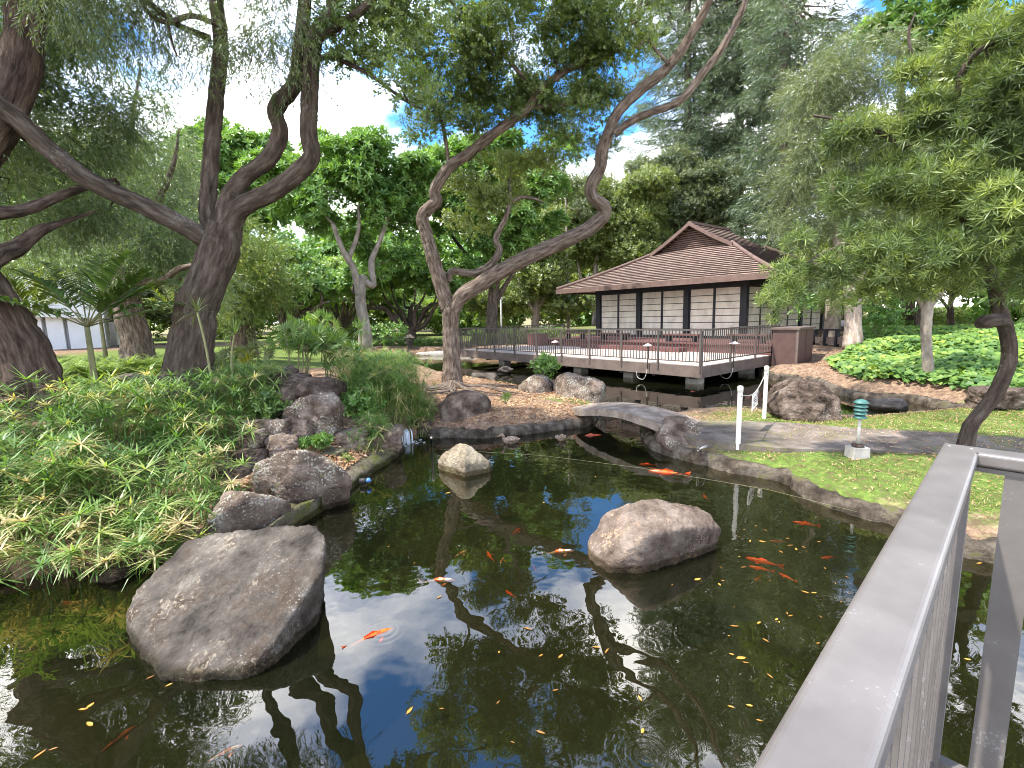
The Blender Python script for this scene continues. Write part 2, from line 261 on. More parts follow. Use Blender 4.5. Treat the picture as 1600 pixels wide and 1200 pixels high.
def koimat(name, a, b, lo, hi):
    return surf(name, [(lo, a), (hi, b)], 9, detail=1, rough=.3, spec=.5, bump=0)
M['koi_red'] = koimat('orange_red_scales', (.85, .055, .006), (.95, .12, .01), .4, .6)
M['koi_dark'] = koimat('dull_red_scales', (.30, .04, .012), (.42, .07, .02), .4, .6)
M['koi_white'] = koimat('white_and_orange_scales', (.85, .16, .04), (.85, .62, .55), .47, .53)
# water
def watermat():
    m, t, N, L = newmat('dark_green_pond_water')
    o = N('ShaderNodeOutputMaterial'); tr = N('ShaderNodeBsdfTransparent'); tr.inputs[0].default_value = (.68, .64, .42, 1)
    df = N('ShaderNodeBsdfDiffuse'); df.inputs[0].default_value = (.013, .015, .006, 1)
    mm = N('ShaderNodeMixShader'); mm.inputs[0].default_value = .30; L(tr.outputs[0], mm.inputs[1]); L(df.outputs[0], mm.inputs[2])
    gl = N('ShaderNodeBsdfGlossy'); gl.inputs['Roughness'].default_value = .0; gl.inputs[0].default_value = (1, .97, .92, 1)
    fr = N('ShaderNodeFresnel'); fr.inputs[0].default_value = 1.95
    mx = N('ShaderNodeMixShader'); L(fr.outputs[0], mx.inputs[0]); L(mm.outputs[0], mx.inputs[1]); L(gl.outputs[0], mx.inputs[2]); L(mx.outputs[0], o.inputs[0])
    tc = N('ShaderNodeTexCoord')
    n = N('ShaderNodeTexNoise'); n.inputs['Scale'].default_value = 2.2; n.inputs['Detail'].default_value = 2; L(tc.outputs['Object'], n.inputs['Vector'])
    n2 = N('ShaderNodeTexNoise'); n2.inputs['Scale'].default_value = 9; n2.inputs['Detail'].default_value = 1; L(tc.outputs['Object'], n2.inputs['Vector'])
    msk = N('ShaderNodeTexNoise'); msk.inputs['Scale'].default_value = .7; L(tc.outputs['Object'], msk.inputs['Vector'])
    mr = ramp(t, [(.42, (.0, .0, .0)), (.68, (1, 1, 1))]); L(msk.outputs[0], mr.inputs[0])
    ml = N('ShaderNodeMath'); ml.operation = 'MULTIPLY'; L(n2.outputs[0], ml.inputs[0]); L(mr.outputs[0], ml.inputs[1])
    a0 = N('ShaderNodeMath'); a0.operation = 'MULTIPLY_ADD'; L(ml.outputs[0], a0.inputs[0]); a0.inputs[1].default_value = .34; L(n.outputs[0], a0.inputs[2])
    hgt = a0.outputs[0]
    # ring ripples round points where fish and drips touch the surface
    for (px, py, lam, amp, rad) in ((600, 985, .05, .06, .22), (1010, 1180, .035, .10, .16), (345, 1150, .05, .05, .2), (640, 705, .11, .35, 1.2), (120, 900, .12, .3, 1.0), (1230, 880, .05, .14, .3)):
        c = G(px, py)
        vm = N('ShaderNodeVectorMath'); vm.operation = 'DISTANCE'; L(tc.outputs['Object'], vm.inputs[0]); vm.inputs[1].default_value = (c[0], c[1], 0)
        s = N('ShaderNodeMath'); s.operation = 'MULTIPLY'; L(vm.outputs['Value'], s.inputs[0]); s.inputs[1].default_value = 2*math.pi/lam
        si = N('ShaderNodeMath'); si.operation = 'SINE'; L(s.outputs[0], si.inputs[0])
        mrr = N('ShaderNodeMapRange'); L(vm.outputs['Value'], mrr.inputs[0]); mrr.inputs[1].default_value = 0; mrr.inputs[2].default_value = rad; mrr.inputs[3].default_value = amp*.35; mrr.inputs[4].default_value = 0
        p = N('ShaderNodeMath'); p.operation = 'MULTIPLY_ADD'; L(si.outputs[0], p.inputs[0]); L(mrr.outputs[0], p.inputs[1]); L(hgt, p.inputs[2]); hgt = p.outputs[0]
    bp = N('ShaderNodeBump'); bp.inputs['Strength'].default_value = 1; bp.inputs['Distance'].default_value = .0045; L(hgt, bp.inputs['Height']); L(bp.outputs[0], gl.inputs['Normal']); L(bp.outputs[0], fr.inputs['Normal'])
    return m
M['water'] = watermat()
m, t, N_, L_ = newmat('white_water'); o_ = N_('ShaderNodeOutputMaterial'); b_ = N_('ShaderNodeBsdfPrincipled'); b_.inputs['Base Color'].default_value = (.8, .85, .85, 1); b_.inputs['Roughness'].default_value = .15; b_.inputs['Alpha'].default_value = .55; L_(b_.outputs[0], o_.inputs[0]); M['foam'] = m

# ================================================================ GROUND AND WATER
def g2(l): return [tuple(G(x, y)[:2]) for x, y in l]
sh_left = [(-14, -6), (-12, 2), (-7, 3.6), (-4.6, 3.95), (-3.9, 4.05), (-3.3, 4.2), (-2.9, 4.6), (-2.55, 4.95), (-2.31, 5.4), (-2.22, 6.14), (-2.04, 7.27), (-1.95, 8.1), (-1.9, 8.6)]
sh_pen = [(-1.57, 8.76), (-.62, 8.62), (.1, 8.78), (.72, 9.04), (1.3, 9.25), (1.6, 9.6), (1.75, 10.1), (2.0, 10.8)]
sh_back = [(2.3, 11.4), (2.2, 12.1), (1.5, 12.6), (.6, 13), (-.4, 13.6), (-1.3, 14.2), (-2.2, 15.5), (-3.2, 17), (-4.5, 20), (-6.5, 24), (-8.3, 27), (-8, 28.8), (-3, 28.3), (0, 27.5), (3, 26), (6, 23.5), (8.5, 20.5)]
sh_right = [(9.6, 18.6)]+g2([(1201, 591), (1240, 594), (1280, 600), (1302, 613), (1325, 619), (1361, 625), (1390, 626), (1435, 630), (1471, 638), (1509, 648)])
sh_tongue = g2([(1480, 653), (1410, 660), (1320, 665), (1250, 663), (1190, 652), (1140, 646), (1100, 648)])
sh_front = [(3.3, 9.7), (2.65, 9.2)]+g2([(1009, 677), (1022, 700), (1045, 710), (1075, 719), (1112, 728), (1165, 741), (1225, 751), (1247, 764), (1274, 782), (1319, 797), (1360, 809), (1394, 816), (1450, 838), (1505, 865), (1562, 877), (1640, 890)])
pond = np.array(sh_left+sh_pen+sh_back+sh_right+sh_tongue+sh_front+[(9, 2.2), (14, 0), (14, -6)])
def sdf(X, Y):
    p = np.stack([X, Y], -1); best = np.full(X.shape, 1e9); ins = np.zeros(X.shape, bool)
    n = len(pond)
    for i in range(n):
        a = pond[i]; b = pond[(i+1) % n]; e = b-a; w = p-a
        t = np.clip((w@e)/(e@e+1e-9), 0, 1); best = np.minimum(best, np.linalg.norm(w-t[..., None]*e, axis=-1))
        c = ((a[1] > Y) != (b[1] > Y)); xx = (b[0]-a[0])*(Y-a[1])/(b[1]-a[1]+1e-12)+a[0]; ins ^= (c & (X < xx))
    return np.where(ins, -best, best)
CP = np.array([(-7, 4.5, .45), (-4.5, 4.6, .3), (-3.2, 5.2, .3), (-2.9, 6, .12), (-3, 6.6, .25), (-3.2, 7.3, .45), (-3.5, 7.8, .7), (-2.8, 7.6, .45), (-2.6, 6.9, .2), (-3.2, 8.4, .8), (-4.3, 7.8, .95), (-3.5, 6.6, .38), (-3.4, 5.8, .3), (-3.3, 5.3, .2), (-5, 6.2, .85), (-7, 7, .95), (-5, 9, 1.05), (-7.5, 12, 1.0), (-5.6, 8.6, 1.03), (-9, 10, 1.0), (-12, 9, 1.0),
    (-10, 16, .95), (-13, 26, .9), (-25, 30, .9), (-5, 13, .9), (-4.6, 16, .7), (-2.3, 8.0, .35), (-2.2, 10, .5), (-1.3, 12, .47), (0, 10.5, .33), (1.2, 10, .28), (1, 11.6, .28), (-2.5, 13, .6), (-6, 20, .6), (-10, 28, .55), (-4, 32, .45), (3, 32, .5), (0, 45, .6), (-20, 50, .7), (20, 50, 1.2),
    (3.3, 7.8, .27), (5, 7, .28), (4, 5.5, .26), (5, 4.5, .26), (8, 5, .28), (8, 8, .3), (6, 8.3, .27), (4.5, 9.3, .27), (12, 8, .4), (10.5, 9.5, .4), (10, 13, .42), (9.8, 16, .4), (11, 14, .5), (12, 13, .7), (13, 15, 1.0), (15, 13, 1.1), (12, 18, .8), (15, 20, 1.15), (18, 16, 1.3), (20, 25, 1.2), (14, 10, .7), (30, 30, 1.3), (10, 25, .8), (40, 60, 1.5), (-40, 60, 1), (0, 90, .8)])
def terr(X, Y):
    X = np.asarray(X, float); Y = np.asarray(Y, float)
    d2 = (X[..., None]-CP[:, 0])**2+(Y[..., None]-CP[:, 1])**2+.15
    w = d2**-1.7; b = (w*CP[:, 2]).sum(-1)/w.sum(-1)
    s = sdf(X, Y)
    o = .12+(b-.12)*np.clip(s/.55, 0, 1)**.7; i = -.04-.75*np.clip(-s/.5, 0, 1)
    return np.where(s > 0, o, i), s
def tz(x, y): return float(terr(np.array([x]), np.array([y]))[0][0])
gx = np.concatenate([-np.geomspace(400, 14, 26), np.arange(-13.5, 15.5, .13), np.geomspace(16, 400, 26)])
gy = np.concatenate([np.array([-60, -30, -15, -8]), np.arange(-6, 1, .6), np.arange(1, 20, .13), np.arange(20, 34, .35), np.geomspace(35, 700, 34)])
XX, YY = np.meshgrid(gx, gy); ZZ, SS = terr(XX, YY)
for (i, j), _ in np.ndenumerate(XX):
    if abs(XX[i, j]) < 18 and YY[i, j] < 36: ZZ[i, j] += .035*mnoise.fractal(Vector((XX[i, j]*1.6, YY[i, j]*1.6, 0)), .8, 2, 3)
nx, ny = len(gx), len(gy); ii, jj = np.meshgrid(np.arange(ny-1), np.arange(nx-1), indexing='ij'); a = (ii*nx+jj).ravel()
Fg = np.stack([a, a+1, a+nx+1, a+nx], 1)
def blobf(X, Y, cx, cy, rx, ry, p=2): return np.clip(1.4-(((X-cx)/rx)**2+((Y-cy)/ry)**2), 0, 1)
def grassy(X, Y):
    g = np.maximum.reduce([blobf(X, Y, 5.5, 6.6, 3.2, 3.4), blobf(X, Y, 8.5, 7.5, 5, 2.8), blobf(X, Y, -7, 19, 5, 7), blobf(X, Y, -16, 24, 9, 9), blobf(X, Y, -20, 45, 60, 14)*.9, blobf(X, Y, 30, 50, 40, 20)*.8, .8*blobf(X, Y, 1.4, 10.9, 1.0, .9), (Y > 34)*.75])
    return g
m, t, N_, L_ = newmat('garden_ground')
o_ = N_('ShaderNodeOutputMaterial'); b_ = N_('ShaderNodeBsdfPrincipled'); L_(b_.outputs[0], o_.inputs[0]); b_.inputs['Roughness'].default_value = .95; b_.inputs['Specular IOR Level'].default_value = .1
at = N_('ShaderNodeAttribute'); at.attribute_name = 'turf'; tc_ = N_('ShaderNodeTexCoord')
n1 = N_('ShaderNodeTexNoise'); n1.inputs['Scale'].default_value = 2.2; n1.inputs['Detail'].default_value = 12; n1.inputs['Roughness'].default_value = .75; L_(tc_.outputs['Object'], n1.inputs['Vector'])
ns = N_('ShaderNodeTexNoise'); ns.inputs['Scale'].default_value = 9; ns.inputs['Detail'].default_value = 10; ns.inputs['Roughness'].default_value = .8; L_(tc_.outputs['Object'], ns.inputs['Vector'])
rs = ramp(t, [(.3, (.06, .038, .026)), (.48, (.17, .11, .075)), (.62, (.33, .23, .15)), (.75, (.48, .37, .26))]); L_(ns.outputs[0], rs.inputs[0])
rg = ramp(t, [(.38, (.13, .095, .05)), (.48, (.085, .13, .028)), (.58, (.14, .20, .042)), (.70, (.27, .26, .10))]); L_(ns.outputs[0], rg.inputs[0])
ma = N_('ShaderNodeMath'); ma.operation = 'MULTIPLY_ADD'; L_(at.outputs['Fac'], ma.inputs[0]); ma.inputs[1].default_value = .8; 
mb_ = N_('ShaderNodeMath'); mb_.operation = 'MULTIPLY_ADD'; L_(n1.outputs[0], mb_.inputs[0]); mb_.inputs[1].default_value = 1.2; mb_.inputs[2].default_value = -.72; L_(mb_.outputs[0], ma.inputs[2])
rr = ramp(t, [(.38, (0, 0, 0)), (.6, (1, 1, 1))]); L_(ma.outputs[0], rr.inputs[0])
mxr = N_('ShaderNodeMixRGB'); L_(rr.outputs[0], mxr.inputs[0]); L_(rs.outputs[0], mxr.inputs[1]); L_(rg.outputs[0], mxr.inputs[2])
ab = N_('ShaderNodeAttribute'); ab.attribute_name = 'bed'; mxb = N_('ShaderNodeMixRGB'); L_(ab.outputs['Fac'], mxb.inputs[0]); L_(mxr.outputs[0], mxb.inputs[1]); mxb.inputs[2].default_value = (.022, .022, .009, 1)
L_(mxb.outputs[0], b_.inputs['Base Color']); bp_ = N_('ShaderNodeBump'); bp_.inputs['Strength'].default_value = .8; bp_.inputs['Distance'].default_value = .05; L_(ns.outputs[0], bp_.inputs['Height']); L_(bp_.outputs[0], b_.inputs['Normal'])
M['ground'] = m
gr = mk('ground', np.stack([XX, YY, ZZ], -1).reshape(-1, 3), Fg, M['ground'], smooth=True, origin=(0, 0, 0)); gr['kind'] = 'structure'
aa = gr.data.attributes.new('turf', 'FLOAT', 'POINT'); aa.data.foreach_set('value', grassy(XX, YY).ravel().astype(np.float32))
aa = gr.data.attributes.new('bed', 'FLOAT', 'POINT'); aa.data.foreach_set('value', (ZZ < -.03).ravel().astype(np.float32))
wt = mk('pond_water', [(-60, -40, 0), (45, -40, 0), (45, 31, 0), (-60, 31, 0)], [(0, 1, 2, 3)], M['water'], origin=(0, 0, 0)); wt['kind'] = 'structure'

# kerb round the pond: rounded lumpy profile pushed along the shoreline
def curb(name, path, label, w=.26, h=.2, off=.06, mat='curb', side=1):
    p = np.array(path); p3 = catmull(np.c_[p, np.zeros(len(p))], 8)[:, :2]
    seg = np.r_[0, np.cumsum(np.linalg.norm(np.diff(p3, axis=0), axis=1))]; n = max(4, int(seg[-1]/.07)); s = np.linspace(0, seg[-1], n)
    q = np.stack([np.interp(s, seg, p3[:, 0]), np.interp(s, seg, p3[:, 1])], 1)
    T = np.gradient(q, axis=0); T /= np.linalg.norm(T, axis=1)[:, None]; Nn = np.stack([T[:, 1], -T[:, 0]], 1)*-side
    prof = [(-.03, -.5), (-.03, -.05), (-.015, .10), (.03, .17), (.09, .2), (.17, .2), (.22, .17), (.27, .08), (.29, -.05)]
    V = []
    for i in range(n):
        for (a_, z_) in prof:
            v = np.array([*(q[i]+Nn[i]*(a_*w/.26-off)), z_*h/.2 if z_ > 0 else z_]); k = mnoise.fractal(Vector(v*5), .6, 2, 5)*.034
            k2 = mnoise.noise(Vector((v[0]*.9, v[1]*.9, 2)))*.03
            v[:2] += Nn[i]*k*1.5; v[2] += k+(k2 if z_ > 0 else 0); V.append(v)
    m_ = len(prof); F = [(i*m_+j, (i+1)*m_+j, (i+1)*m_+j+1, i*m_+j+1) for i in range(n-1) for j in range(m_-1)]
    F += [tuple(range(m_))[::-1], tuple((n-1)*m_+j for j in range(m_))]
    if side > 0: F = [f_[::-1] for f_ in F]
    o = mk(name, V, F, M[mat], smooth=True); return tag(o, label, 'kerb')
curb('pond_kerb', sh_front, 'rounded pebbly kerb of the near pond curving below the right-hand lawn', h=.16, w=.2)
curb('pond_kerb', sh_pen, 'low kerb holding the leaf-strewn tree peninsula, left of the footbridge', h=.16, w=.22)
curb('pond_kerb', sh_right, 'winding kerb of the back pond below the leafy ground-cover slope', h=.18, w=.24)
curb('pond_kerb', sh_tongue, 'thin concrete edge of the grass strip between back pond and path', h=.2, w=.12)
curb('pond_kerb', [(-2.75, 4.75), (-2.4, 5.25), (-2.26, 5.9), (-2.18, 6.5), (-2.0, 7.3), (-1.96, 7.9)], 'mossy kerb at the foot of the rock pile beside the dark water', h=.17, w=.34, mat='rock_moss')
curb('pond_kerb', [(-8.4, 29), (-5.5, 28.7), (-3, 28.35), (0, 27.6), (3, 26.1)], 'distant pond edge below the low hedge, far beyond the water', h=.25, w=.4, mat='concrete')

# path and footbridge
def strip(front, back, z, name, mat, label, cat, thick=.12, arch=None, kind=None, n=40, parent=None):
    a_ = catmull(np.array(front), 10); b_ = catmull(np.array(back), 10)
    s = np.linspace(0, 1, n)
    def rs_(c): l = np.r_[0, np.cumsum(np.linalg.norm(np.diff(c, axis=0), axis=1))]; l /= l[-1]; return np.stack([np.interp(s, l, c[:, k]) for k in range(c.shape[1])], 1)
    a_, b_ = rs_(a_), rs_(b_); k = 7; V = []; F = []
    for i in range(n):
        for j in range(k):
            t_ = j/(k-1); p = a_[i]*(1-t_)+b_[i]*t_; zz = (z+(arch(s[i]) if arch else 0)) if len(p) == 2 else p[2]
            V.append((p[0], p[1], zz+.004*mnoise.noise(Vector((p[0]*3, p[1]*3, 0)))))
    for i in range(n-1):
        for j in range(k-1): F.append((i*k+j, (i+1)*k+j, (i+1)*k+j+1, i*k+j+1))
    V = np.array(V); nn = len(V); V = np.vstack([V, V-np.array([0, 0, thick])])
    F += [tuple(q+nn for q in f_[::-1]) for f_ in F]
    for i in range(n-1):
        F.append((i*k+nn, (i+1)*k+nn, (i+1)*k, i*k)); F.append((i*k+k-1, (i+1)*k+k-1, (i+1)*k+k-1+nn, i*k+k-1+nn))
    for j in range(k-1): F.append((j, j+1, j+1+nn, j+nn)); q = (n-1)*k; F.append((q+j+nn, q+j+1+nn, q+j+1, q+j))
    return mk(name, V, F, M[mat], smooth=False, parent=parent)
zp = .31
pa = strip([tuple(G(x, y, zp)[:2]) for x, y in ((1062, 679), (1090, 686), (1140, 692), (1220, 700), (1330, 703), (1450, 707), (1600, 714), (1900, 740))],
    [tuple(G(x, y, zp)[:2]) for x, y in ((1093, 657), (1130, 657), (1200, 659), (1270, 663), (1330, 668), (1450, 674), (1600, 684), (1900, 705))], zp, 'garden_path', 'asphalt', '', '', kind='structure', n=90)
pa['kind'] = 'structure'
br_f = [G(893, 637, .30), G(908, 640, .37), G(935, 639, .46), G(965, 642, .50), (G(1000, 652, .49)), G(1035, 665, .42), G(1064, 679, .316)]
br_b = [G(925, 630, .30), G(945, 629, .38), G(968, 628, .46), G(1000, 631, .50), (G(1035, 638, .49)), G(1070, 648, .42), G(1095, 657, .316)]
br = strip(br_f, br_b, 0, 'footbridge', 'bridge', '', '', thick=.13, n=50)
tag(br, 'low arched concrete footbridge joining the tree peninsula to the path', 'footbridge')

# ================================================================ ROCKS
def ico(n):
    bm = bmesh.new(); bmesh.ops.create_icosphere(bm, subdivisions=n, radius=1); V = np.array([v.co[:] for v in bm.verts]); F = np.array([[v.index for v in f_.verts] for f_ in bm.faces]); bm.free(); return V, F
ICO = {k: ico(k) for k in (4, 5, 6)}
def hullrock(pts, mat, label, lod=5, p=14, amp=.05, name='boulder', seed=0, cat='boulder', freq=None, ridge=0.):
    pts = np.array(pts, float); c = pts.mean(0); size = np.ptp(pts, axis=0).max()
    bm = bmesh.new()
    for q in pts: bm.verts.new(q-c)
    bmesh.ops.convex_hull(bm, input=bm.verts[:]); bm.normal_update()
    pl = []
    for f_ in bm.faces:
        n = np.array(f_.normal[:]); d = n@np.array(f_.verts[0].co[:])
        if d < 0: n, d = -n, -d
        if d > 1e-4: pl.append((*n, d))
    bm.free(); pl = np.array(pl)
    # merge duplicate planes so coplanar triangles don't weigh double
    _, ix = np.unique(np.round(pl, 2), axis=0, return_index=True); pl = pl[ix]
    D, F = ICO[lod]; q = np.maximum(D@pl[:, :3].T/pl[:, 3], 0)
    r = 1/((q**p).sum(1)**(1/p)); V = D*r[:, None]; fr = freq or 2.2/size
    for i in range(len(V)):
        s = Vector(V[i]*fr)+Vector((seed*7.3, seed*1.7, 3)); k = mnoise.fractal(s, .6, 2.1, 8)+.30*mnoise.fractal(s*7, .35, 2.2, 5)
        if ridge: k += ridge*(mnoise.ridged_multi_fractal(s*1.5, .9, 2.1, 4, 1., 2.)-1)*.4
        V[i] *= 1+amp*k*(size/max(r[i]*2, .3*size))
    o = mk(name, V+c, F, M[mat], smooth=True); return tag(o, label, cat)
def blobrock(px, py, Y, rx, ry, mat, label, seed=0, dz=None, lod=5, p=7, amp=.10, name='rock', rot=0., cat='rock', ridge=.35, np_=14):
    """angular rock: ellipsoid cut by random planes"""
    c = P(px, py, Y); s = Y/f_px; rx_, rz_ = rx*s*1.06, ry*s*1.1; ry_ = dz if dz else (rx_+rz_)*.55
    rg_ = np.random.default_rng(seed+100); D = rg_.normal(size=(np_, 3)); D /= np.linalg.norm(D, axis=1)[:, None]
    D = np.vstack([D, np.eye(3), -np.eye(3)]); h = rg_.uniform(.72, 1.02, len(D))
    Di, F = ICO[lod]; q = np.maximum(Di@D.T/h, 0); r = 1/((q**p).sum(1)**(1/p)); r *= .98/np.percentile(r, 85)
    V = Di*r[:, None]*np.array([rx_, ry_, rz_])
    sz = max(rx_, rz_)
    for i in range(len(V)):
        sv = Vector(V[i]*1.6/sz)+Vector((seed*3.1, seed*5.7, 1)); k = mnoise.fractal(sv, .6, 2.1, 8)+.25*mnoise.fractal(sv*6, .35, 2.2, 4)
        k += ridge*(mnoise.ridged_multi_fractal(sv*1.3, .9, 2.1, 4, 1., 2.)-1)*.5
        V[i] *= 1+amp*k
    ca, sa = math.cos(rot), math.sin(rot); Rm = np.array([[ca, -sa, 0], [sa, ca, 0], [0, 0, 1]])
    o = mk(name, V@Rm.T+c, F, M[mat], smooth=True); return tag(o, label, cat)
def Gz(l): return [G(x, y, z) for x, y, z in l]
def under(l, dz=-.4, k=.92):
    l = np.array(l); c = l.mean(0); q = (l-c)*k+c; q[:, 2] = dz; return list(q)
a_ = Gz([(194, 962, .10), (207, 925, .22), (300, 836, .48), (430, 818, .56), (490, 815, .58), (507, 829, .56), (506, 890, .40), (432, 1003, .18), (388, 1045, .08), (252, 1057, .04), (218, 1030, .05), (193, 985, .05)])
hullrock(a_+under(a_, -.35, .86), 'rock_grey', 'largest grey boulder, a broad tilted slab in the water at lower left', lod=6, p=60, amp=.045, seed=1, ridge=.5)
a_ = Gz([(909, 842, .12), (935, 797, .33), (1000, 777, .42), (1058, 778, .42), (1110, 796, .34), (1136, 828, .18), (1126, 850, .05), (1060, 872, .03), (1000, 893, .02), (950, 893, .03), (915, 870, .04), (1010, 830, .40)])
hullrock(a_+under(a_, -.35, .8), 'rock_brown', 'rounded brownish boulder alone in the water, right of centre', lod=6, p=24, amp=.05, seed=2, ridge=.25)
a_ = Gz([(683, 712, .18), (684, 730, .02), (700, 738, .0), (765, 739, .0), (771, 722, .12), (745, 704, .30), (731, 692, .42), (718, 690, .44), (706, 705, .26), (725, 715, .28)])
hullrock(a_+under(a_, -.3, .95), 'rock_tan', 'small tan pitted rock with a hump, standing in mid pond', lod=5, p=24, amp=.06, seed=3, ridge=.5, name='rock', cat='rock')
def PY(l): return [P(x, y, Y) for x, y, Y in l]
a_ = PY([(1028, 684, 7.3), (1042, 693, 7.12), (1064, 696, 7.08), (1094, 690, 7.12), (1096, 680, 7.3), (1086, 661, 7.35), (1076, 653, 7.42), (1048, 654, 7.42), (1034, 667, 7.35)])
hullrock(a_+[q+np.array([.04, .34, -.03]) for q in a_]+[q-np.array([0, 0, .12]) for q in a_[:5]], 'rock_lichen', 'grey lichened rock at the right end of the footbridge', lod=5, p=34, amp=.05, seed=4, ridge=.35, name='rock', cat='rock')
a_ = PY([(1212, 650, 8.2), (1203, 632, 8.3), (1220, 610, 8.35), (1252, 598, 8.5), (1290, 600, 8.45), (1314, 618, 8.3), (1315, 667, 8.05), (1262, 667, 8.0), (1232, 661, 8.1)])
hullrock(a_+[q+np.array([.25, .8, -.05]) for q in a_], 'rock_dark', 'dark craggy lava boulder behind the path beside the green lamp', lod=6, p=34, amp=.09, seed=5, ridge=.9)
a_ = Gz([(684, 630, .62), (688, 652, .3), (720, 658, .27), (762, 652, .28), (767, 628, .55), (752, 617, .72), (720, 613, .78), (698, 618, .7)])
hullrock(a_+[q+np.array([0, .5, 0]) for q in a_]+under(a_, .1, .95), 'rock_dark', 'squat dark brown boulder below the roots of the forked tree', lod=5, p=14, amp=.06, seed=6, ridge=.5)
a_ = Gz([(863, 612, .32), (866, 592, .62), (880, 587, .78), (915, 590, .76), (948, 600, .62), (951, 618, .30), (930, 625, .25), (900, 626, .25), (872, 622, .27)])
hullrock(a_+[q+np.array([.1, .6, 0]) for q in a_]+under(a_, .1, .95), 'rock_lichen', 'pale lichened boulder on the point, right one of the pair left of the footbridge', lod=5, p=12, amp=.08, seed=7, ridge=.6)
a_ = Gz([(806, 612, .3), (815, 597, .55), (832, 587, .72), (848, 589, .7), (862, 598, .5), (866, 614, .27), (835, 618, .25)])
hullrock(a_+[q+np.array([.1, .7, 0]) for q in a_]+under(a_, .05, .95), 'rock_lichen', 'peaked grey boulder on the point, left one of the pair left of the footbridge', lod=5, p=12, amp=.08, seed=8, ridge=.6)
a_ = Gz([(392, 728, .62), (430, 706, .78), (470, 700, .82), (505, 708, .7), (545, 742, .42), (546, 756, .24), (520, 772, .15), (466, 786, .18), (440, 778, .26), (400, 750, .45)])
hullrock(a_+[q+np.array([-.1, .2, -.45]) for q in a_], 'rock_lichen', 'big flat slab with white lichen spots overhanging the water on the left bank', lod=6, p=45, amp=.05, seed=9, ridge=.4)
a_ = Gz([(322, 812, .34), (350, 770, .5), (400, 768, .52), (452, 782, .36), (455, 792, .2), (400, 822, .12), (372, 830, .14)])
hullrock(a_+[q+np.array([-.05, .1, -.4]) for q in a_], 'rock_lichen', 'grey speckled slab just below the big lichen slab on the left bank', lod=5, p=45, amp=.06, seed=10, ridge=.5, name='rock', cat='rock')
a_ = Gz([(405, 832, .2), (470, 783, .26), (503, 776, .2), (500, 797, .02), (440, 832, .0), (400, 846, .03)])
hullrock(a_+[q+np.array([-.05, .1, -.35]) for q in a_], 'rock_moss', 'long moss-edged slab at the waterline above the largest boulder', lod=5, p=45, amp=.06, seed=11, ridge=.4, name='rock', cat='rock')
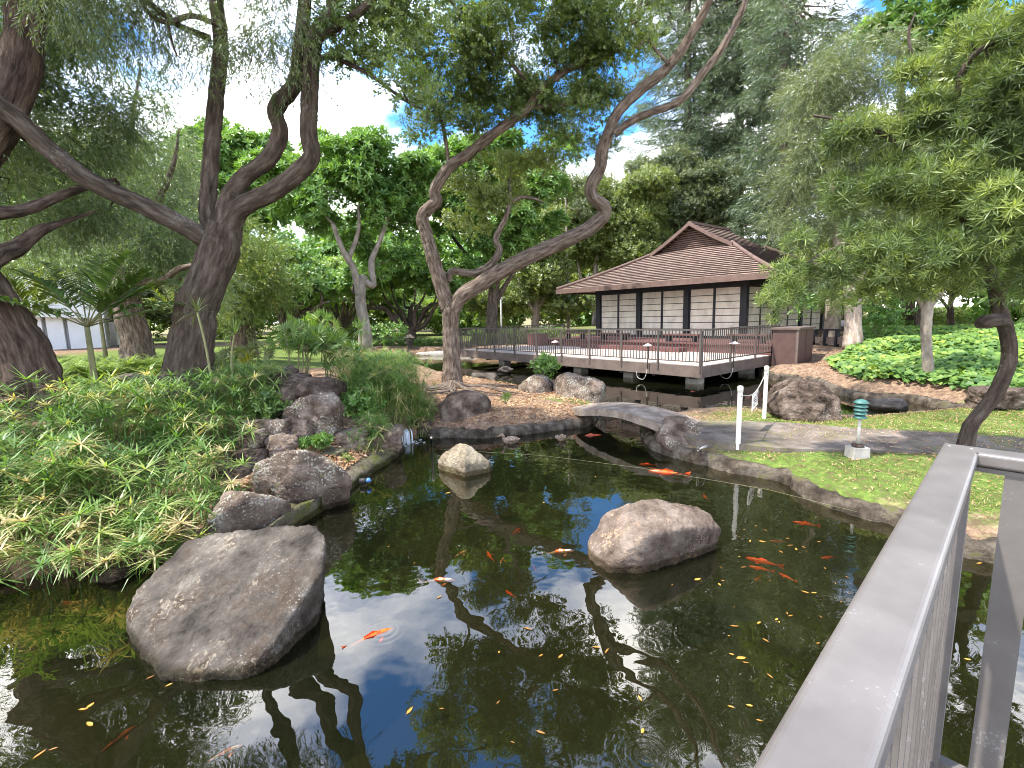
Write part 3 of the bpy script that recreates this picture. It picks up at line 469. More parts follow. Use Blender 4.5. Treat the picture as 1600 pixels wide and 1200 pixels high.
for k, (px, py, Y, rx, ry, mt, lb, dz) in enumerate([
    (450, 582, 8.3, 16, 11, 'rock_dark', 'small dark stone capping the top of the rock pile', None),
    (452, 598, 8.15, 34, 14, 'rock_dark', 'dark flat stone directly under the cap stone of the rock pile', .3),
    (462, 626, 7.8, 38, 28, 'rock_dark', 'largest brown lava boulder in the upper rock pile', .45),
    (500, 648, 7.5, 36, 34, 'rock_lichen', 'lichen-spotted boulder right of the brown lava boulder in the rock pile', .4),
    (500, 612, 8.0, 32, 20, 'rock_dark', 'dark stone behind the lichen-spotted boulder, partly under the sedge', .35),
    (395, 687, 6.5, 21, 17, 'rock_lichen', 'round pale-spotted stone at the left edge of the rock pile', .18),
    (415, 672, 6.9, 34, 15, 'rock_lichen', 'long low stone above the round pale-spotted stone', .25),
    (436, 697, 6.55, 24, 16, 'rock_brown', 'brown stone wedged right of the round pale-spotted stone', .2),
    (462, 676, 7.1, 28, 18, 'rock_brown', 'brown stone at the foot of the largest lava boulder', .25),
    (395, 712, 6.3, 24, 11, 'rock_dark', 'dark stone under the round pale-spotted stone', .2),
    (370, 745, 5.9, 24, 20, 'rock_dark', 'dark stone left of the big flat lichen slab', .25),
    (520, 715, 6.9, 24, 14, 'rock_moss', 'mossy stone between the big slab and the yellow-green sedge tuft', .25),
    (602, 690, 7.5, 28, 20, 'rock_brown', 'reddish brown stone left of the little waterfall', .3),
    (660, 668, 8.9, 22, 16, 'rock_dark', 'dark stone between the waterfall and the grey pipe', .3),
    (60, 866, 4.35, 52, 22, 'rock_brown', 'weathered stone at the far left waterline under the sedge', .35),
    (348, 772, 5.75, 34, 20, 'rock_brown', 'brown sloping stone at the edge of the sedge, left of the big lichen slab', .3),
    (425, 728, 6.35, 40, 15, 'rock_brown', 'broad brown stone just above the big lichen slab', .3),
    (548, 690, 7.3, 30, 16, 'rock_brown', 'brown stone between the lichen-spotted boulder and the yellow-green tuft', .3),
    (185, 893, 4.05, 38, 14, 'rock_dark', 'dark half-submerged stone at the waterline left of the largest boulder', .25),
    (-8, 898, 4.0, 40, 20, 'rock_brown', 'brown stone cut by the left edge of the photo at the waterline', .25),
    (212, 598, 9.3, 33, 14, 'rock_grey', 'low rounded stone on bare soil between two left tree trunks', .35),
    (757, 591, 16.2, 24, 10, 'rock_grey', 'grey rock standing in the back pond right of the forked tree', .4),
    (790, 578, 18.5, 12, 6, 'rock_grey', 'tiny grey rock in the back pond under the deck edge', .2),
    (1562, 622, 8.6, 56, 21, 'rock_dark', 'long dark rock behind the leaning trunk at far right', .35),
    (1386, 638, 10.3, 28, 15, 'rock_grey', 'jagged grey rock lying in the back pond right of the green lamp', .45),
    (512, 808, 5.25, 14, 7, 'rock_grey', 'pale flat stone just breaking the water beside the moss-edged slab', .09),
    (625, 566, 26, 10, 5, 'rock_grey', 'distant rock at the pond edge left of the forked trunk', .3),
    (1590, 870, 3.7, 28, 12, 'rock_moss', 'mossy stone at the kerb seen through the near railing', .12)]):
    kk_ = 1.16 if 3 < rx/Y < 5.6 and 6.2 < Y < 8.3 else 1.
    blobrock(px, py, Y, rx*kk_, ry*kk_, mt, lb, seed=k+20, dz=dz, lod=5 if rx*1./Y > 3.2 else 4, amp=.17, p=16, np_=10)

# ================================================================ FOLIAGE SYSTEM
def frames(d, roll=None):
    d = d/np.linalg.norm(d, axis=1)[:, None]; n = len(d)
    r = rng.normal(size=(n, 3)); x = np.cross(r, d); x /= np.linalg.norm(x, axis=1)[:, None]+1e-9; y = np.cross(d, x)
    return np.stack([x, y, d], 2)   # columns
def leafquads(L):
    """L list of (base, dir, side, length, width, droop)"""
    V = []
    for b, a, s, l, w, dr in L:
        b = np.array(b, float); a = np.array(a, float); a /= np.linalg.norm(a); s = np.array(s, float); s -= a*(a@s); s /= np.linalg.norm(s)
        V += [b, b+a*l*.45+s*w/2, b+a*l+np.array([0, 0, -dr*l]), b+a*l*.45-s*w/2]
    V = np.array(V); return V, np.arange(len(V)).reshape(-1, 4)
def rosette(n, l, w, lo=.1, hi=.9, droop=.15, seed=1, jit=.25):
    r = random.Random(seed); L = []
    for i in range(n):
        t_ = 2.4*i+r.uniform(-.2, .2); e = lo+(hi-lo)*(i/max(n-1, 1)); a = (math.cos(t_)*math.cos(e*1.5), math.sin(t_)*math.cos(e*1.5), math.sin(e*1.5))
        L.append(((0, 0, .02*i/n), a, (-math.sin(t_), math.cos(t_), r.uniform(-.3, .3)), l*r.uniform(1-jit, 1+jit), w*r.uniform(.8, 1.2), droop))
    return leafquads(L)
def twig(n, tl, l, w, ang=.9, droop=.1, seed=1, planar=False):
    r = random.Random(seed); L = []
    for i in range(n):
        z = tl*(i+.5)/n; t_ = (math.pi*i if planar else 2.4*i)+r.uniform(-.4, .4); a = (math.cos(t_)*math.sin(ang), math.sin(t_)*math.sin(ang), math.cos(ang)+r.uniform(-.2, .2))
        L.append(((0, 0, z), a, (-math.sin(t_)+r.uniform(-.5, .5), math.cos(t_)+r.uniform(-.5, .5), r.uniform(-.5, .5)), l*r.uniform(.7, 1.25), w, droop))
    return leafquads(L)
def strand(n, tl, l, w, seed=1, sw=.25):
    """a drooping shoot: axis z out then hanging, long thin leaves"""
    r = random.Random(seed); L = []
    for i in range(n):
        u = i/n; t_ = 2.4*i; L.append(((sw*tl*u*u, 0, tl*u), (math.cos(t_)*.6+.2*u, math.sin(t_)*.6, .9), (-math.sin(t_), math.cos(t_), r.uniform(-.6, .6)), l*r.uniform(.7, 1.25), w, .0))
    return leafquads(L)
T_MID = [twig(12, .16, .055, .026, seed=k) for k in range(3)]
T_WIL = [strand(14, .30, .085, .013, seed=k) for k in range(3)]
T_FEA = [strand(16, .34, .08, .016, seed=k+5, sw=.5) for k in range(3)]
T_ROS = [rosette(9, .15, .055, .0, .8, .2, seed=k) for k in range(3)]
T_STR = [rosette(15, .115, .0125, -.05, .85, .12, seed=k) for k in range(4)]
T_BUSH = [twig(9, .2, .10, .05, seed=k) for k in range(3)]
T_PINE = [strand(12, .7, .30, .05, seed=k+9, sw=.3) for k in range(3)]
T_FAR = [twig(8, .4, .26, .14, seed=k) for k in range(3)]
T_SHRUB = [twig(10, .12, .055, .028, seed=k) for k in range(3)]
def scatter(pos, dirs, tmpls, scl):
    """place template copies -> V,F,rnd"""
    Vs, Fs, Rs = [], [], []; off = 0; pick = rng.integers(0, len(tmpls), len(pos))
    for k, (tv, tf) in enumerate(tmpls):
        ix = np.where(pick == k)[0]
        if not len(ix): continue
        Rm = frames(dirs[ix]); V = np.einsum('nij,mj->nmi', Rm, tv)*scl[ix][:, None, None]+pos[ix][:, None, :]
        F = tf[None]+(np.arange(len(ix))*len(tv))[:, None, None]+off
        Vs.append(V.reshape(-1, 3)); Fs.append(F.reshape(-1, 4)); off += len(ix)*len(tv)
        base = rng.random(len(ix)); Rs.append(np.clip(base[:, None]*.6+rng.random((len(ix), len(tf)))*.4, 0, 1).ravel())
    return np.vstack(Vs), np.vstack(Fs), np.concatenate(Rs)
def B(px, py, Y, rx, ry, rd=None):
    c = P(px, py, Y); s = Y/f_px; rx_, rz_ = rx*s, ry*s; return c, np.array([rx_, rd if rd else (rx_+rz_)/2, rz_])
def clumps(blobs, cr, dens):
    C_ = []
    for c, r in blobs:
        n = max(2, int(dens*r[0]*r[1]*r[2]/(cr**3))); d = rng.normal(size=(n, 3)); d /= np.linalg.norm(d, axis=1)[:, None]
        rad = rng.random(n)**.45; C_.append(c+d*rad[:, None]*r*.92)
    return np.vstack(C_)
DM, KM_ = 2.1, 1.5
def crown(parent, mat, blobs, tm, cr=.35, dens=.5, k=40, sc=1., flat=.6, hang=0., name='crown', upb=.4, minz=None):
    C_ = clumps(blobs, cr, dens*DM); k = int(k*KM_)
    if minz is not None: C_ = C_[C_[:, 2] > minz]
    n = len(C_); d = rng.normal(size=(n, k, 3)); d[..., 2] = d[..., 2]*.8+upb*.6; d /= np.linalg.norm(d, axis=2)[..., None]
    csz = cr*rng.uniform(.55, 1.25, n)[:, None, None]
    p = C_[:, None, :]+d*csz*(.35+.65*rng.random((n, k, 1))**.6)*np.array([1, 1, flat])
    dr = d+rng.normal(size=d.shape)*.35+np.array([0, 0, upb-hang])
    p = p.reshape(-1, 3); dr = dr.reshape(-1, 3)
    V, F, R = scatter(p, dr, tm, sc*rng.uniform(.75, 1.25, len(p)))
    return mk(name, V, F, M[mat], parent, R), C_
def branches(skel, C_, r0=.03, maxn=260, sides=5, rmin=.006, fork=.9, wob=.12):
    """connect clump centres to the nearest limb point, growing outward"""
    mb = MB(); pts = [np.array(s) for s in skel]; P_ = np.array(pts); Cs = C_ if len(C_) <= maxn else C_[rng.choice(len(C_), maxn, replace=False)]
    d0 = np.array([np.min(np.linalg.norm(P_-c, axis=1)) for c in Cs]); order = np.argsort(d0); P_ = list(P_); Rr = [r0*1.6]*len(P_)
    for i in order:
        c = Cs[i]; A = np.array(P_); dd = np.linalg.norm(A-c, axis=1); j = int(np.argmin(dd)); L = dd[j]
        if L < .08: continue
        a = A[j]; ra = max(min(Rr[j]*.75, r0*(.5+L*.35)), rmin); n = 4; m_ = []
        perp = rng.normal(size=3)*wob*L
        for q in range(n+1):
            t_ = q/n; m_.append(a*(1-t_)+c*t_+perp*math.sin(math.pi*t_)+np.array([0, 0, -.10*L*math.sin(math.pi*t_)]))
        rr_ = np.linspace(ra, max(ra*.35, rmin*.7), n+1); mb.tube(m_, rr_, sides)
        for q in range(1, n+1): P_.append(m_[q]); Rr.append(rr_[q])
    return mb
def limb(pts, Ys, rads, px=True):
    """pixel polyline with depth list -> 3D polyline; radii in metres"""
    n = len(pts); Ys = np.interp(np.linspace(0, 1, n), np.linspace(0, 1, len(Ys)), Ys); return np.array([P(x, y, Y) for (x, y), Y in zip(pts, Ys)]), np.interp(np.linspace(0, 1, n), np.linspace(0, 1, len(rads)), rads)
def tree(name, label, cat, limbs, barkm, crowns, r0=.03, maxn=220, group=None, sides=14, bark=.11, sub=5, base=None, br_name='branches', rmin=.006):
    b0 = limbs[0][0][0]; root = empty(name, base if base is not None else tuple(b0), label, cat, group)
    mb = MB()
    for pts, rad in limbs:
        mb.tube(pts, rad, sides if rad[0] > .05 else 8, sub=sub if len(pts) > 2 else 3, bark=bark if rad[0] > .06 else 0)
    sk = np.vstack([catmull(l[0], 3)[len(l[0])//2 if i == 0 and len(limbs) > 1 else 1:] for i, l in enumerate(limbs)])
    allC = []
    for c in crowns:
        kw = dict(c); ob, C_ = crown(root, kw.pop('mat'), kw.pop('blobs'), kw.pop('tm'), **kw); allC.append(C_)
    if allC and maxn: 
        m2 = branches(sk, np.vstack(allC), r0, maxn, rmin=rmin)
        if m2.n: mb.add(np.vstack(m2.V), m2.F, C=np.vstack(m2.C))
    mb.build('trunk', M[barkm], root, smooth=True)
    return root
def flare(p, r, k=1.6): # widen the root collar
    p = np.vstack([p[0]-np.array([0, 0, .15]), p[0]+np.array([0, 0, .08]), p[1:]]); r = np.r_[r[0]*k, r[0]*1.15, r[1:]]; return p, r

# ---- T1 left main tree (three limbs rising from a low fork)
g0 = G(296, 612, 1.03)
t1 = [flare(*limb([(292, 606), (300, 540), (308, 480), (328, 430), (345, 385), (352, 350)], [8.4, 8.3], [.36, .35, .31, .29, .30, .25])),
      limb([(335, 385), (300, 360), (225, 322), (175, 300), (131, 277), (75, 232), (19, 180), (-40, 140), (-120, 80)], [8.3, 7.8, 7.2, 6.6], [0.154, 0.142, 0.133, 0.121, 0.103]),
      limb([(345, 400), (326, 337), (330, 244), (338, 150), (345, 75), (338, 0), (330, -120), (350, -260)], [8.45, 8.6, 8.3], [0.154, 0.129, 0.121, 0.111, 0.094, 0.068]),
      limb([(352, 350), (356, 319), (378, 281), (420, 247), (438, 206), (431, 170), (461, 131), (469, 75), (476, 0), (470, -100), (500, -220)], [8.3, 8.0, 7.6], [0.164, 0.137, 0.121, 0.121, 0.107, 0.086, 0.060]),
      limb([(350, 370), (375, 325), (431, 296), (484, 250), (482, 206), (484, 150), (487, 94), (495, 52), (517, 26), (528, -20), (545, -140), (520, -260)], [8.3, 7.8, 7.3], [0.180, 0.142, 0.129, 0.121, 0.111, 0.103, 0.068]),
      limb([(487, 98), (515, 88), (545, 100), (580, 118), (630, 155), (660, 170)], [7.7, 7.3], [0.043, 0.035, 0.026, 0.013]),
      limb([(495, 60), (560, 20), (620, -40), (700, -110)], [7.6, 6.6], [0.068, 0.051, 0.026]),
      limb([(328, 60), (280, 40), (240, 10), (200, -20)], [8.3, 7.4], [0.051, 0.043, 0.026]),
      limb([(345, 40), (300, 25), (262, 35), (232, 20), (215, -10)], [8.0, 7.4], [0.043, 0.038, 0.017])]
tree('large_tree', 'dark multi-limbed tree left of the rock pile, three limbs rising from a low fork', 'tree', t1, 'bark',
     [dict(mat='leaf_willow', tm=T_WIL, cr=.42, dens=.5, k=40, sc=1., hang=1.3, upb=0, flat=1., blobs=[B(300, 20, 8, 90, 50), B(230, 60, 7.6, 50, 40), B(400, 40, 7.6, 90, 60), B(430, 100, 7.4, 60, 50), B(180, -30, 7.5, 110, 60), B(350, -110, 8, 160, 70), B(480, -160, 7.5, 140, 70), B(120, 10, 7, 70, 50)]),
      dict(mat='leaf_mid', tm=T_MID, cr=.4, dens=.6, k=44, sc=1.2, blobs=[B(560, 60, 7.4, 60, 60), B(600, 150, 7.3, 65, 45), B(600, -20, 7.2, 90, 50), B(520, -70, 7.4, 110, 60), B(650, -130, 6.8, 120, 60), B(430, -260, 7, 160, 80), B(640, -260, 6.4, 140, 80)])],
     r0=.035, maxn=240, sides=34, sub=12, base=tuple(g0))
# ---- T3 near-left leaning tree
t3 = [flare(*limb([(58, 645), (45, 590), (22, 530), (-12, 480), (-50, 420), (-75, 330), (-40, 250), (5, 180), (35, 90), (40, 0), (30, -150)], [6.9, 6.9, 7.2, 7.6], [.36, .35, .32, .30, .26, .23, .21, .20])),
      limb([(-40, 430), (-5, 400), (25, 388), (60, 362), (90, 350), (150, 330)], [6.5, 8], [.15, .10, .015]),
      limb([(-60, 330), (30, 330), (110, 300), (180, 280)], [6.3, 8.4], [.1, .07, .03])]
tree('large_tree', 'massive leaning trunk at the left edge of the photo, nearest on the left bank', 'tree', t3, 'bark_red',
     [dict(mat='leaf_feather', tm=T_FEA, cr=.5, dens=.8, k=44, sc=1.15, hang=1., upb=0, flat=.9, blobs=[B(110, 150, 9, 90, 70), B(60, 230, 9, 90, 70), B(170, 220, 9.5, 80, 55), B(90, 320, 8.8, 100, 60), B(20, 60, 8.5, 80, 80), B(120, 60, 9.2, 80, 60), B(0, 330, 8, 80, 60), B(200, 130, 9.5, 45, 40), B(60, -80, 8, 150, 60), B(-80, 100, 7.5, 100, 150), B(50, 395, 10, 60, 22), B(30, -220, 7, 180, 80)])],
     r0=.04, maxn=200, sides=34, sub=12, base=tuple(G(60, 645, .95)))
# ---- T2 trunk behind
t2 = [flare(*limb([(218, 580), (212, 530), (200, 480), (198, 440), (200, 380), (190, 300), (205, 200), (220, 100)], [12.2, 12.2], [.36, .33, .32, .28, .2, .12, .05, .02]), k=2.),
      limb([(200, 400), (240, 330), (270, 260), (280, 200)], [12.2, 12], [.14, .07, .015]), limb([(200, 400), (140, 330), (110, 260)], [12.2, 12.5], [.16, .1, .05]),
      limb([(196, 440), (250, 440), (280, 420), (330, 410)], [12, 11], [.10, .08, .04])]
tree('large_tree', 'brown gnarled trunk with spreading roots on bare soil, between the two big left trees', 'tree', t2, 'bark_mid',
     [dict(mat='leaf_feather', tm=T_FEA, cr=.55, dens=.6, k=42, sc=1.2, hang=1., upb=0, flat=.9, blobs=[B(240, 380, 12, 110, 55), B(190, 420, 12, 60, 30), B(230, 300, 12.5, 100, 60), B(140, 350, 13, 110, 70), B(270, 240, 13, 60, 40), B(180, 260, 13, 110, 60), B(310, 440, 11.5, 50, 22)])],
     r0=.05, maxn=160, sides=34, sub=12, base=tuple(G(212, 582, 1.0)))
mb = MB()
for k in range(16):
    t_ = k*.42+.2; c = np.array(G(212, 582, 1.0)); L = rng.uniform(.7, 1.7); pts = [c+np.array([math.cos(t_+.2*q*rng.uniform(-1, 1))*L*q/4, math.sin(t_)*L*q/4, .26*(1-q/4)**1.5-.03]) for q in range(5)]; pts[0][2] += .05
    for q in range(1, 5): pts[q][2] = tz(pts[q][0], pts[q][1])+.05*(1-q/4)+.0
    mb.tube(pts, [.10, .07, .05, .03, .012], 7, sub=3)
tag(mb.build('tree_roots', M['bark_mid'], smooth=True), 'surface roots spreading over bare soil round the brown gnarled trunk', 'roots')
# ---- T5 middle forked tree
mid_b = np.array(G(707, 607, .46))
t5 = [flare(*limb([(707, 604), (706, 560), (704, 520), (704, 492), (700, 472)], [12.0, 12.], [0.242, 0.211, 0.199, 0.211, 0.203]), k=1.5),
      limb([(700, 482), (690, 448), (677, 405), (665, 362), (660, 338), (672, 324), (682, 314), (680, 296), (702, 262), (732, 240), (770, 210), (800, 188), (826, 169), (838, 146), (875, 116), (909, 98), (942, 79), (985, 40), (1010, -20)], [12, 11.6, 11], [0.195, 0.164, 0.140, 0.133, 0.125, 0.109, 0.094, 0.078, 0.055, 0.039]),
      limb([(708, 484), (722, 462), (747, 446), (800, 414), (856, 388), (912, 362), (940, 340), (944, 324), (926, 308), (924, 289), (938, 262), (940, 240), (950, 210), (965, 176), (999, 142), (1036, 112), (1062, 82), (1085, 45), (1100, 19), (1120, -30), (1150, -130)], [12, 11.7, 11.2, 10.6], [0.187, 0.187, 0.179, 0.172, 0.148, 0.140, 0.140, 0.117, 0.109, 0.094, 0.078, 0.055]),
      limb([(960, 210), (982, 192), (1010, 178), (1062, 157), (1100, 112), (1125, 80), (1150, 35), (1165, 0), (1190, -80)], [11.1, 10.4], [0.078, 0.078, 0.078, 0.070, 0.047]),
      limb([(700, 440), (707, 424), (740, 427), (766, 414), (780, 392), (775, 372), (790, 340), (797, 312), (796, 290)], [12, 12.4], [0.078, 0.094, 0.094, 0.078, 0.062, 0.039]),
      limb([(795, 318), (815, 308), (840, 312), (850, 318)], [12.4, 12.6], [0.047, 0.039, 0.016]),
      limb([(826, 169), (860, 165), (900, 160), (940, 150), (980, 148)], [11.5, 11.9], [0.055, 0.047, 0.039, 0.023]),
      limb([(1045, 100), (1018, 70), (990, 35)], [10.9, 11], [0.039, 0.031, 0.016]), limb([(702, 262), (690, 190), (660, 130), (640, 60)], [11.7, 11.5], [0.047, 0.039, 0.016]),
      limb([(838, 146), (800, 100), (770, 60), (760, 0)], [11.4, 10.8], [0.055, 0.039, 0.023]), limb([(560, -40), (700, 0), (720, 50)], [10, 10.8], [0.039, 0.023, 0.016])]
tree('large_tree', 'forked tree on the small peninsula in mid photo, two long limbs reaching right', 'tree', t5, 'bark_mid',
     [dict(mat='leaf_mid', tm=T_MID, cr=.40, dens=.48, k=50, sc=1.2, blobs=[B(720, 90, 11.3, 70, 45), B(800, 110, 11.5, 80, 50), B(700, 160, 11.6, 60, 45), B(760, 170, 11.8, 70, 40), B(880, 60, 11, 80, 50), B(930, 110, 11.5, 70, 50), B(870, 170, 11.8, 90, 45), B(960, 30, 10.8, 90, 50), B(660, 200, 11.8, 40, 30), B(900, 225, 12, 60, 22), B(1010, 60, 10.6, 40, 40), B(640, 40, 10.8, 60, 60), B(780, 20, 10.8, 110, 50), B(940, 170, 11.4, 50, 45)]),
      dict(mat='leaf_yellow', tm=T_MID, cr=.38, dens=.8, k=50, sc=1.25, blobs=[B(735, 290, 12.5, 35, 25), B(800, 262, 12.6, 45, 28), B(760, 320, 12.5, 40, 30), B(730, 345, 12.6, 30, 22), B(815, 300, 12.8, 25, 20), B(850, 240, 12.6, 30, 20)]),
      dict(mat='leaf_mid', tm=T_MID, cr=.5, dens=.30, k=40, sc=1.3, blobs=[B(760, -120, 9.5, 160, 80), B(980, -130, 9.5, 160, 80), B(1080, -40, 10, 60, 40), B(600, -300, 8.5, 140, 80), B(1060, -330, 8.2, 180, 80)])],
     r0=.045, maxn=330, sides=34, sub=12, base=tuple(mid_b))
mb = MB()
for k in range(26):
    t_ = rng.uniform(-3.2, .3); L = rng.uniform(.6, 2.1); pts = []
    for q in range(6):
        a_ = t_+.5*math.sin(q*1.3+k)*.35; x, y = mid_b[0]+math.cos(a_)*L*q/5, mid_b[1]+math.sin(a_)*L*q/5; z = tz(x, y)+.04*(1-q/5)+.012 if q else mid_b[2]+.16
        pts.append((x, y, z))
    mb.tube(pts, np.array([.075, .05, .035, .025, .017, .008])*rng.uniform(.5, 1.2), 6, sub=3)
tag(mb.build('tree_roots', M['bark_mid'], smooth=True), 'pale roots fanning out from the forked tree over fallen leaves', 'roots')
# ---- T12 right podocarpus
t12 = [limb([(1506, 703), (1510, 688), (1520, 660), (1547, 628), (1566, 594), (1577, 558), (1573, 520), (1563, 486), (1552, 440), (1535, 400)], [6.3, 6.2], [0.091, 0.087, 0.084, 0.084, 0.084, 0.084, 0.077, 0.063]),
       limb([(1552, 450), (1545, 420), (1505, 340), (1487, 243), (1492, 170), (1510, 100), (1560, 60), (1620, 25)], [6.1, 5.8, 5.2], [0.063, 0.042, 0.035, 0.032, 0.021]),
       limb([(1500, 340), (1440, 270), (1390, 215), (1320, 190), (1270, 180)], [5.9, 6.3], [0.035, 0.028, 0.014]),
       limb([(1545, 420), (1470, 395), (1380, 375), (1300, 390), (1240, 430), (1215, 480)], [6.1, 6.1], [0.042, 0.035, 0.021, 0.008]),
       limb([(1560, 470), (1600, 380), (1640, 280), (1660, 150)], [6.1, 5], [0.056, 0.035, 0.021]), limb([(1490, 190), (1440, 130), (1420, 60), (1430, 20)], [5.9, 6.2], [0.025, 0.021, 0.008])]
rt = tree('small_tree', 'crooked slim tree behind the railing corner, its strap-leaved crown filling the upper right', 'tree', t12, 'bark',
     [dict(mat='leaf_strap', tm=T_STR, cr=.25, dens=.52, k=22, sc=1.0, flat=.95, upb=.45, blobs=[B(1240, 440, 6, 36, 50), B(1290, 400, 6, 60, 50), B(1390, 405, 5.8, 90, 50), B(1490, 400, 5.4, 80, 50), B(1580, 340, 5, 70, 70), B(1450, 310, 5.8, 90, 55), B(1350, 300, 6.2, 70, 50), B(1340, 215, 6.3, 60, 40), B(1420, 190, 6, 70, 55), B(1520, 210, 5.5, 80, 60), B(1590, 130, 5.2, 70, 70), B(1470, 90, 5.8, 60, 45), B(1620, 240, 5.2, 70, 70), B(1570, 40, 5.6, 70, 40), B(1220, 470, 6, 20, 22), B(1580, 445, 5.6, 45, 35), B(1340, 450, 6.2, 60, 25), B(1430, 450, 6.2, 50, 20), B(1640, 60, 5, 90, 120), B(1700, 300, 5, 90, 150)])],
     r0=.022, maxn=420, sides=16, bark=.12, base=tuple(G(1508, 700, .28)), rmin=.004)
stp = MB().tube([P(1574, 505, 6.18), P(1556, 500, 6.1), P(1538, 503, 6.02), P(1530, 508, 5.98)], [.05, .085, .085, .05], 14, sub=3, bark=.12); stp.build('cut_stub', M['bark'], rt, smooth=True)

# ---- background trees
def simple_tree(name, label, base_px, Y, z0, limbs, barkm, crowns, **k):
    return tree(name, label, 'tree', limbs, barkm, crowns, base=tuple(P(base_px[0], base_px[1], Y)), **k)
# pale forked trunk, broad dense crown
tree('broadleaf_tree', 'round-crowned glossy tree with a pale forked trunk, centre left beyond the sedge', 'tree',
     [limb([(572, 545), (568, 500), (563, 470), (568, 430)], [19, 19], [.3, .22, .2, .16]), limb([(564, 470), (552, 420), (536, 392), (520, 350)], [19, 18.5], [.16, .12, .08]), limb([(570, 440), (583, 445), (580, 410), (592, 380), (610, 330)], [19, 19.5], [.14, .12, .06]), limb([(545, 405), (560, 360), (560, 320)], [18.8, 19], [.1, .07, .04])],
     'bark_pale', [dict(mat='leaf_broad', tm=T_ROS, cr=.8, dens=.8, k=60, sc=1.5, flat=.8, upb=.9, blobs=[B(470, 290, 19.5, 60, 50), B(530, 250, 19.5, 60, 40), B(600, 250, 19.5, 60, 40), B(560, 310, 19.5, 75, 50), B(500, 350, 19, 60, 30), B(620, 330, 20, 60, 50), B(590, 390, 20, 60, 30), B(650, 280, 20, 50, 45)])], r0=.07, maxn=90)
tree('broadleaf_tree', 'glossy round-topped tree seen between the limbs of the big left tree', 'tree',
     [limb([(380, 548), (382, 500), (385, 440), (380, 360)], [24, 24], [.35, .3, .25])], 'bark',
     [dict(mat='leaf_broad', tm=T_ROS, cr=.9, dens=.9, k=60, sc=1.9, flat=.8, upb=.9, blobs=[B(350, 250, 25, 60, 50), B(400, 240, 25, 45, 35), B(320, 290, 25, 40, 50), B(430, 300, 24, 50, 50), B(390, 310, 25, 60, 50), B(400, 350, 24, 50, 20)])], r0=.08, maxn=60)
tree('broadleaf_tree', 'wide dark glossy tree directly behind the fork of the middle tree', 'tree',
     [limb([(768, 520), (770, 470), (775, 420), (780, 350)], [24, 24], [.3, .25, .2]), limb([(770, 450), (730, 400), (700, 360)], [24, 24], [.15, .1, .06]), limb([(775, 470), (800, 430), (840, 380)], [24, 24], [.15, .1, .06])], 'bark',
     [dict(mat='leaf_broad', tm=T_ROS, cr=.9, dens=.9, k=60, sc=1.8, flat=.8, upb=.9, blobs=[B(690, 270, 23, 50, 50), B(760, 260, 23, 70, 50), B(830, 270, 23, 50, 60), B(720, 350, 23, 60, 50), B(800, 350, 23, 65, 55), B(690, 400, 23, 40, 40), B(850, 330, 23, 30, 50), B(770, 400, 23, 50, 30)])], r0=.08, maxn=80)
tree('bottlebrush_tree', 'yellow-green weeping tree with rusty red tips, between big left tree and rock pile', 'tree',
     [limb([(381, 548), (380, 510), (378, 470), (385, 420)], [16, 16], [.42, .36, .3, .2]), limb([(378, 480), (350, 440), (345, 400)], [16, 16], [.15, .08, .04]), limb([(380, 480), (420, 450), (435, 420)], [16, 16], [.15, .08, .04])], 'bark_red',
     [dict(mat='leaf_rust', tm=T_FEA, cr=.5, dens=1.1, k=50, sc=1.3, hang=.3, upb=.1, flat=.8, blobs=[B(395, 400, 16, 42, 36), B(375, 360, 16.2, 25, 20), B(425, 440, 16, 40, 36), B(375, 445, 16, 40, 40), B(400, 470, 15.6, 45, 25), B(360, 490, 15.6, 20, 18)])], r0=.05, maxn=70)
tree('feathery_tree', 'pale feathery tree rising behind the long left limb, in the gap of sky', 'tree',
     [limb([(282, 540), (280, 470), (285, 400), (280, 330)], [19, 19], [.2, .17, .14, .08])], 'bark_red',
     [dict(mat='leaf_grey', tm=T_FEA, cr=.7, dens=.9, k=50, sc=1.5, hang=.5, upb=.2, blobs=[B(250, 290, 18, 50, 45), B(290, 300, 18.5, 35, 40), B(230, 240, 18, 35, 30), B(290, 370, 18.5, 40, 40), B(220, 350, 18, 60, 50), B(270, 420, 18, 50, 30)])], r0=.05, maxn=50)
# dark spreading umbrella trees
def spreading(px, py, Y, w, lab, mat='leaf_broad', nl=10, hgt=95, seed=0):
    r_ = random.Random(seed); L = [limb([(px, py), (px+2, py-18), (px, py-32)], [Y, Y], [.5, .36, .3])]
    for k in range(nl):
        a_ = -1+2*(k+.5)/nl; e = r_.uniform(.75, 1); L.append(limb([(px, py-28), (px+a_*w*.25, py-34-r_.uniform(0, 12)), (px+a_*w*.45+r_.uniform(-6, 6), py-55-r_.uniform(0, 14)), (px+a_*w*.75, py-70*e-r_.uniform(0, 12)), (px+a_*w, py-hgt*e)], [Y, Y+r_.uniform(-3, 3)], [.2, .15, .11, .07, .03]))
    return tree('spreading_tree', lab, 'tree', L, 'bark', [dict(mat=mat, tm=T_FAR, cr=1.0, dens=2., k=40, sc=.9, flat=.5, blobs=[B(px+dx_, py-hgt-dy_, Y, w*.42, 20, 3.) for dx_, dy_ in ((-w*.7, 0), (-w*.25, 16), (w*.2, 18), (w*.7, 4), (0, 38))])], r0=.11, maxn=110, rmin=.03)
spreading(640, 545, 31, 95, 'dark spreading umbrella tree left of the forked tree, behind the low hedge', hgt=105, seed=3)
spreading(455, 545, 30, 70, 'dark twisted spreading tree behind the fan palms on the left', hgt=90, seed=5)
spreading(530, 540, 40, 75, 'smaller spreading tree far back between the two dark umbrella trees', hgt=80, seed=8, mat='leaf_lime')
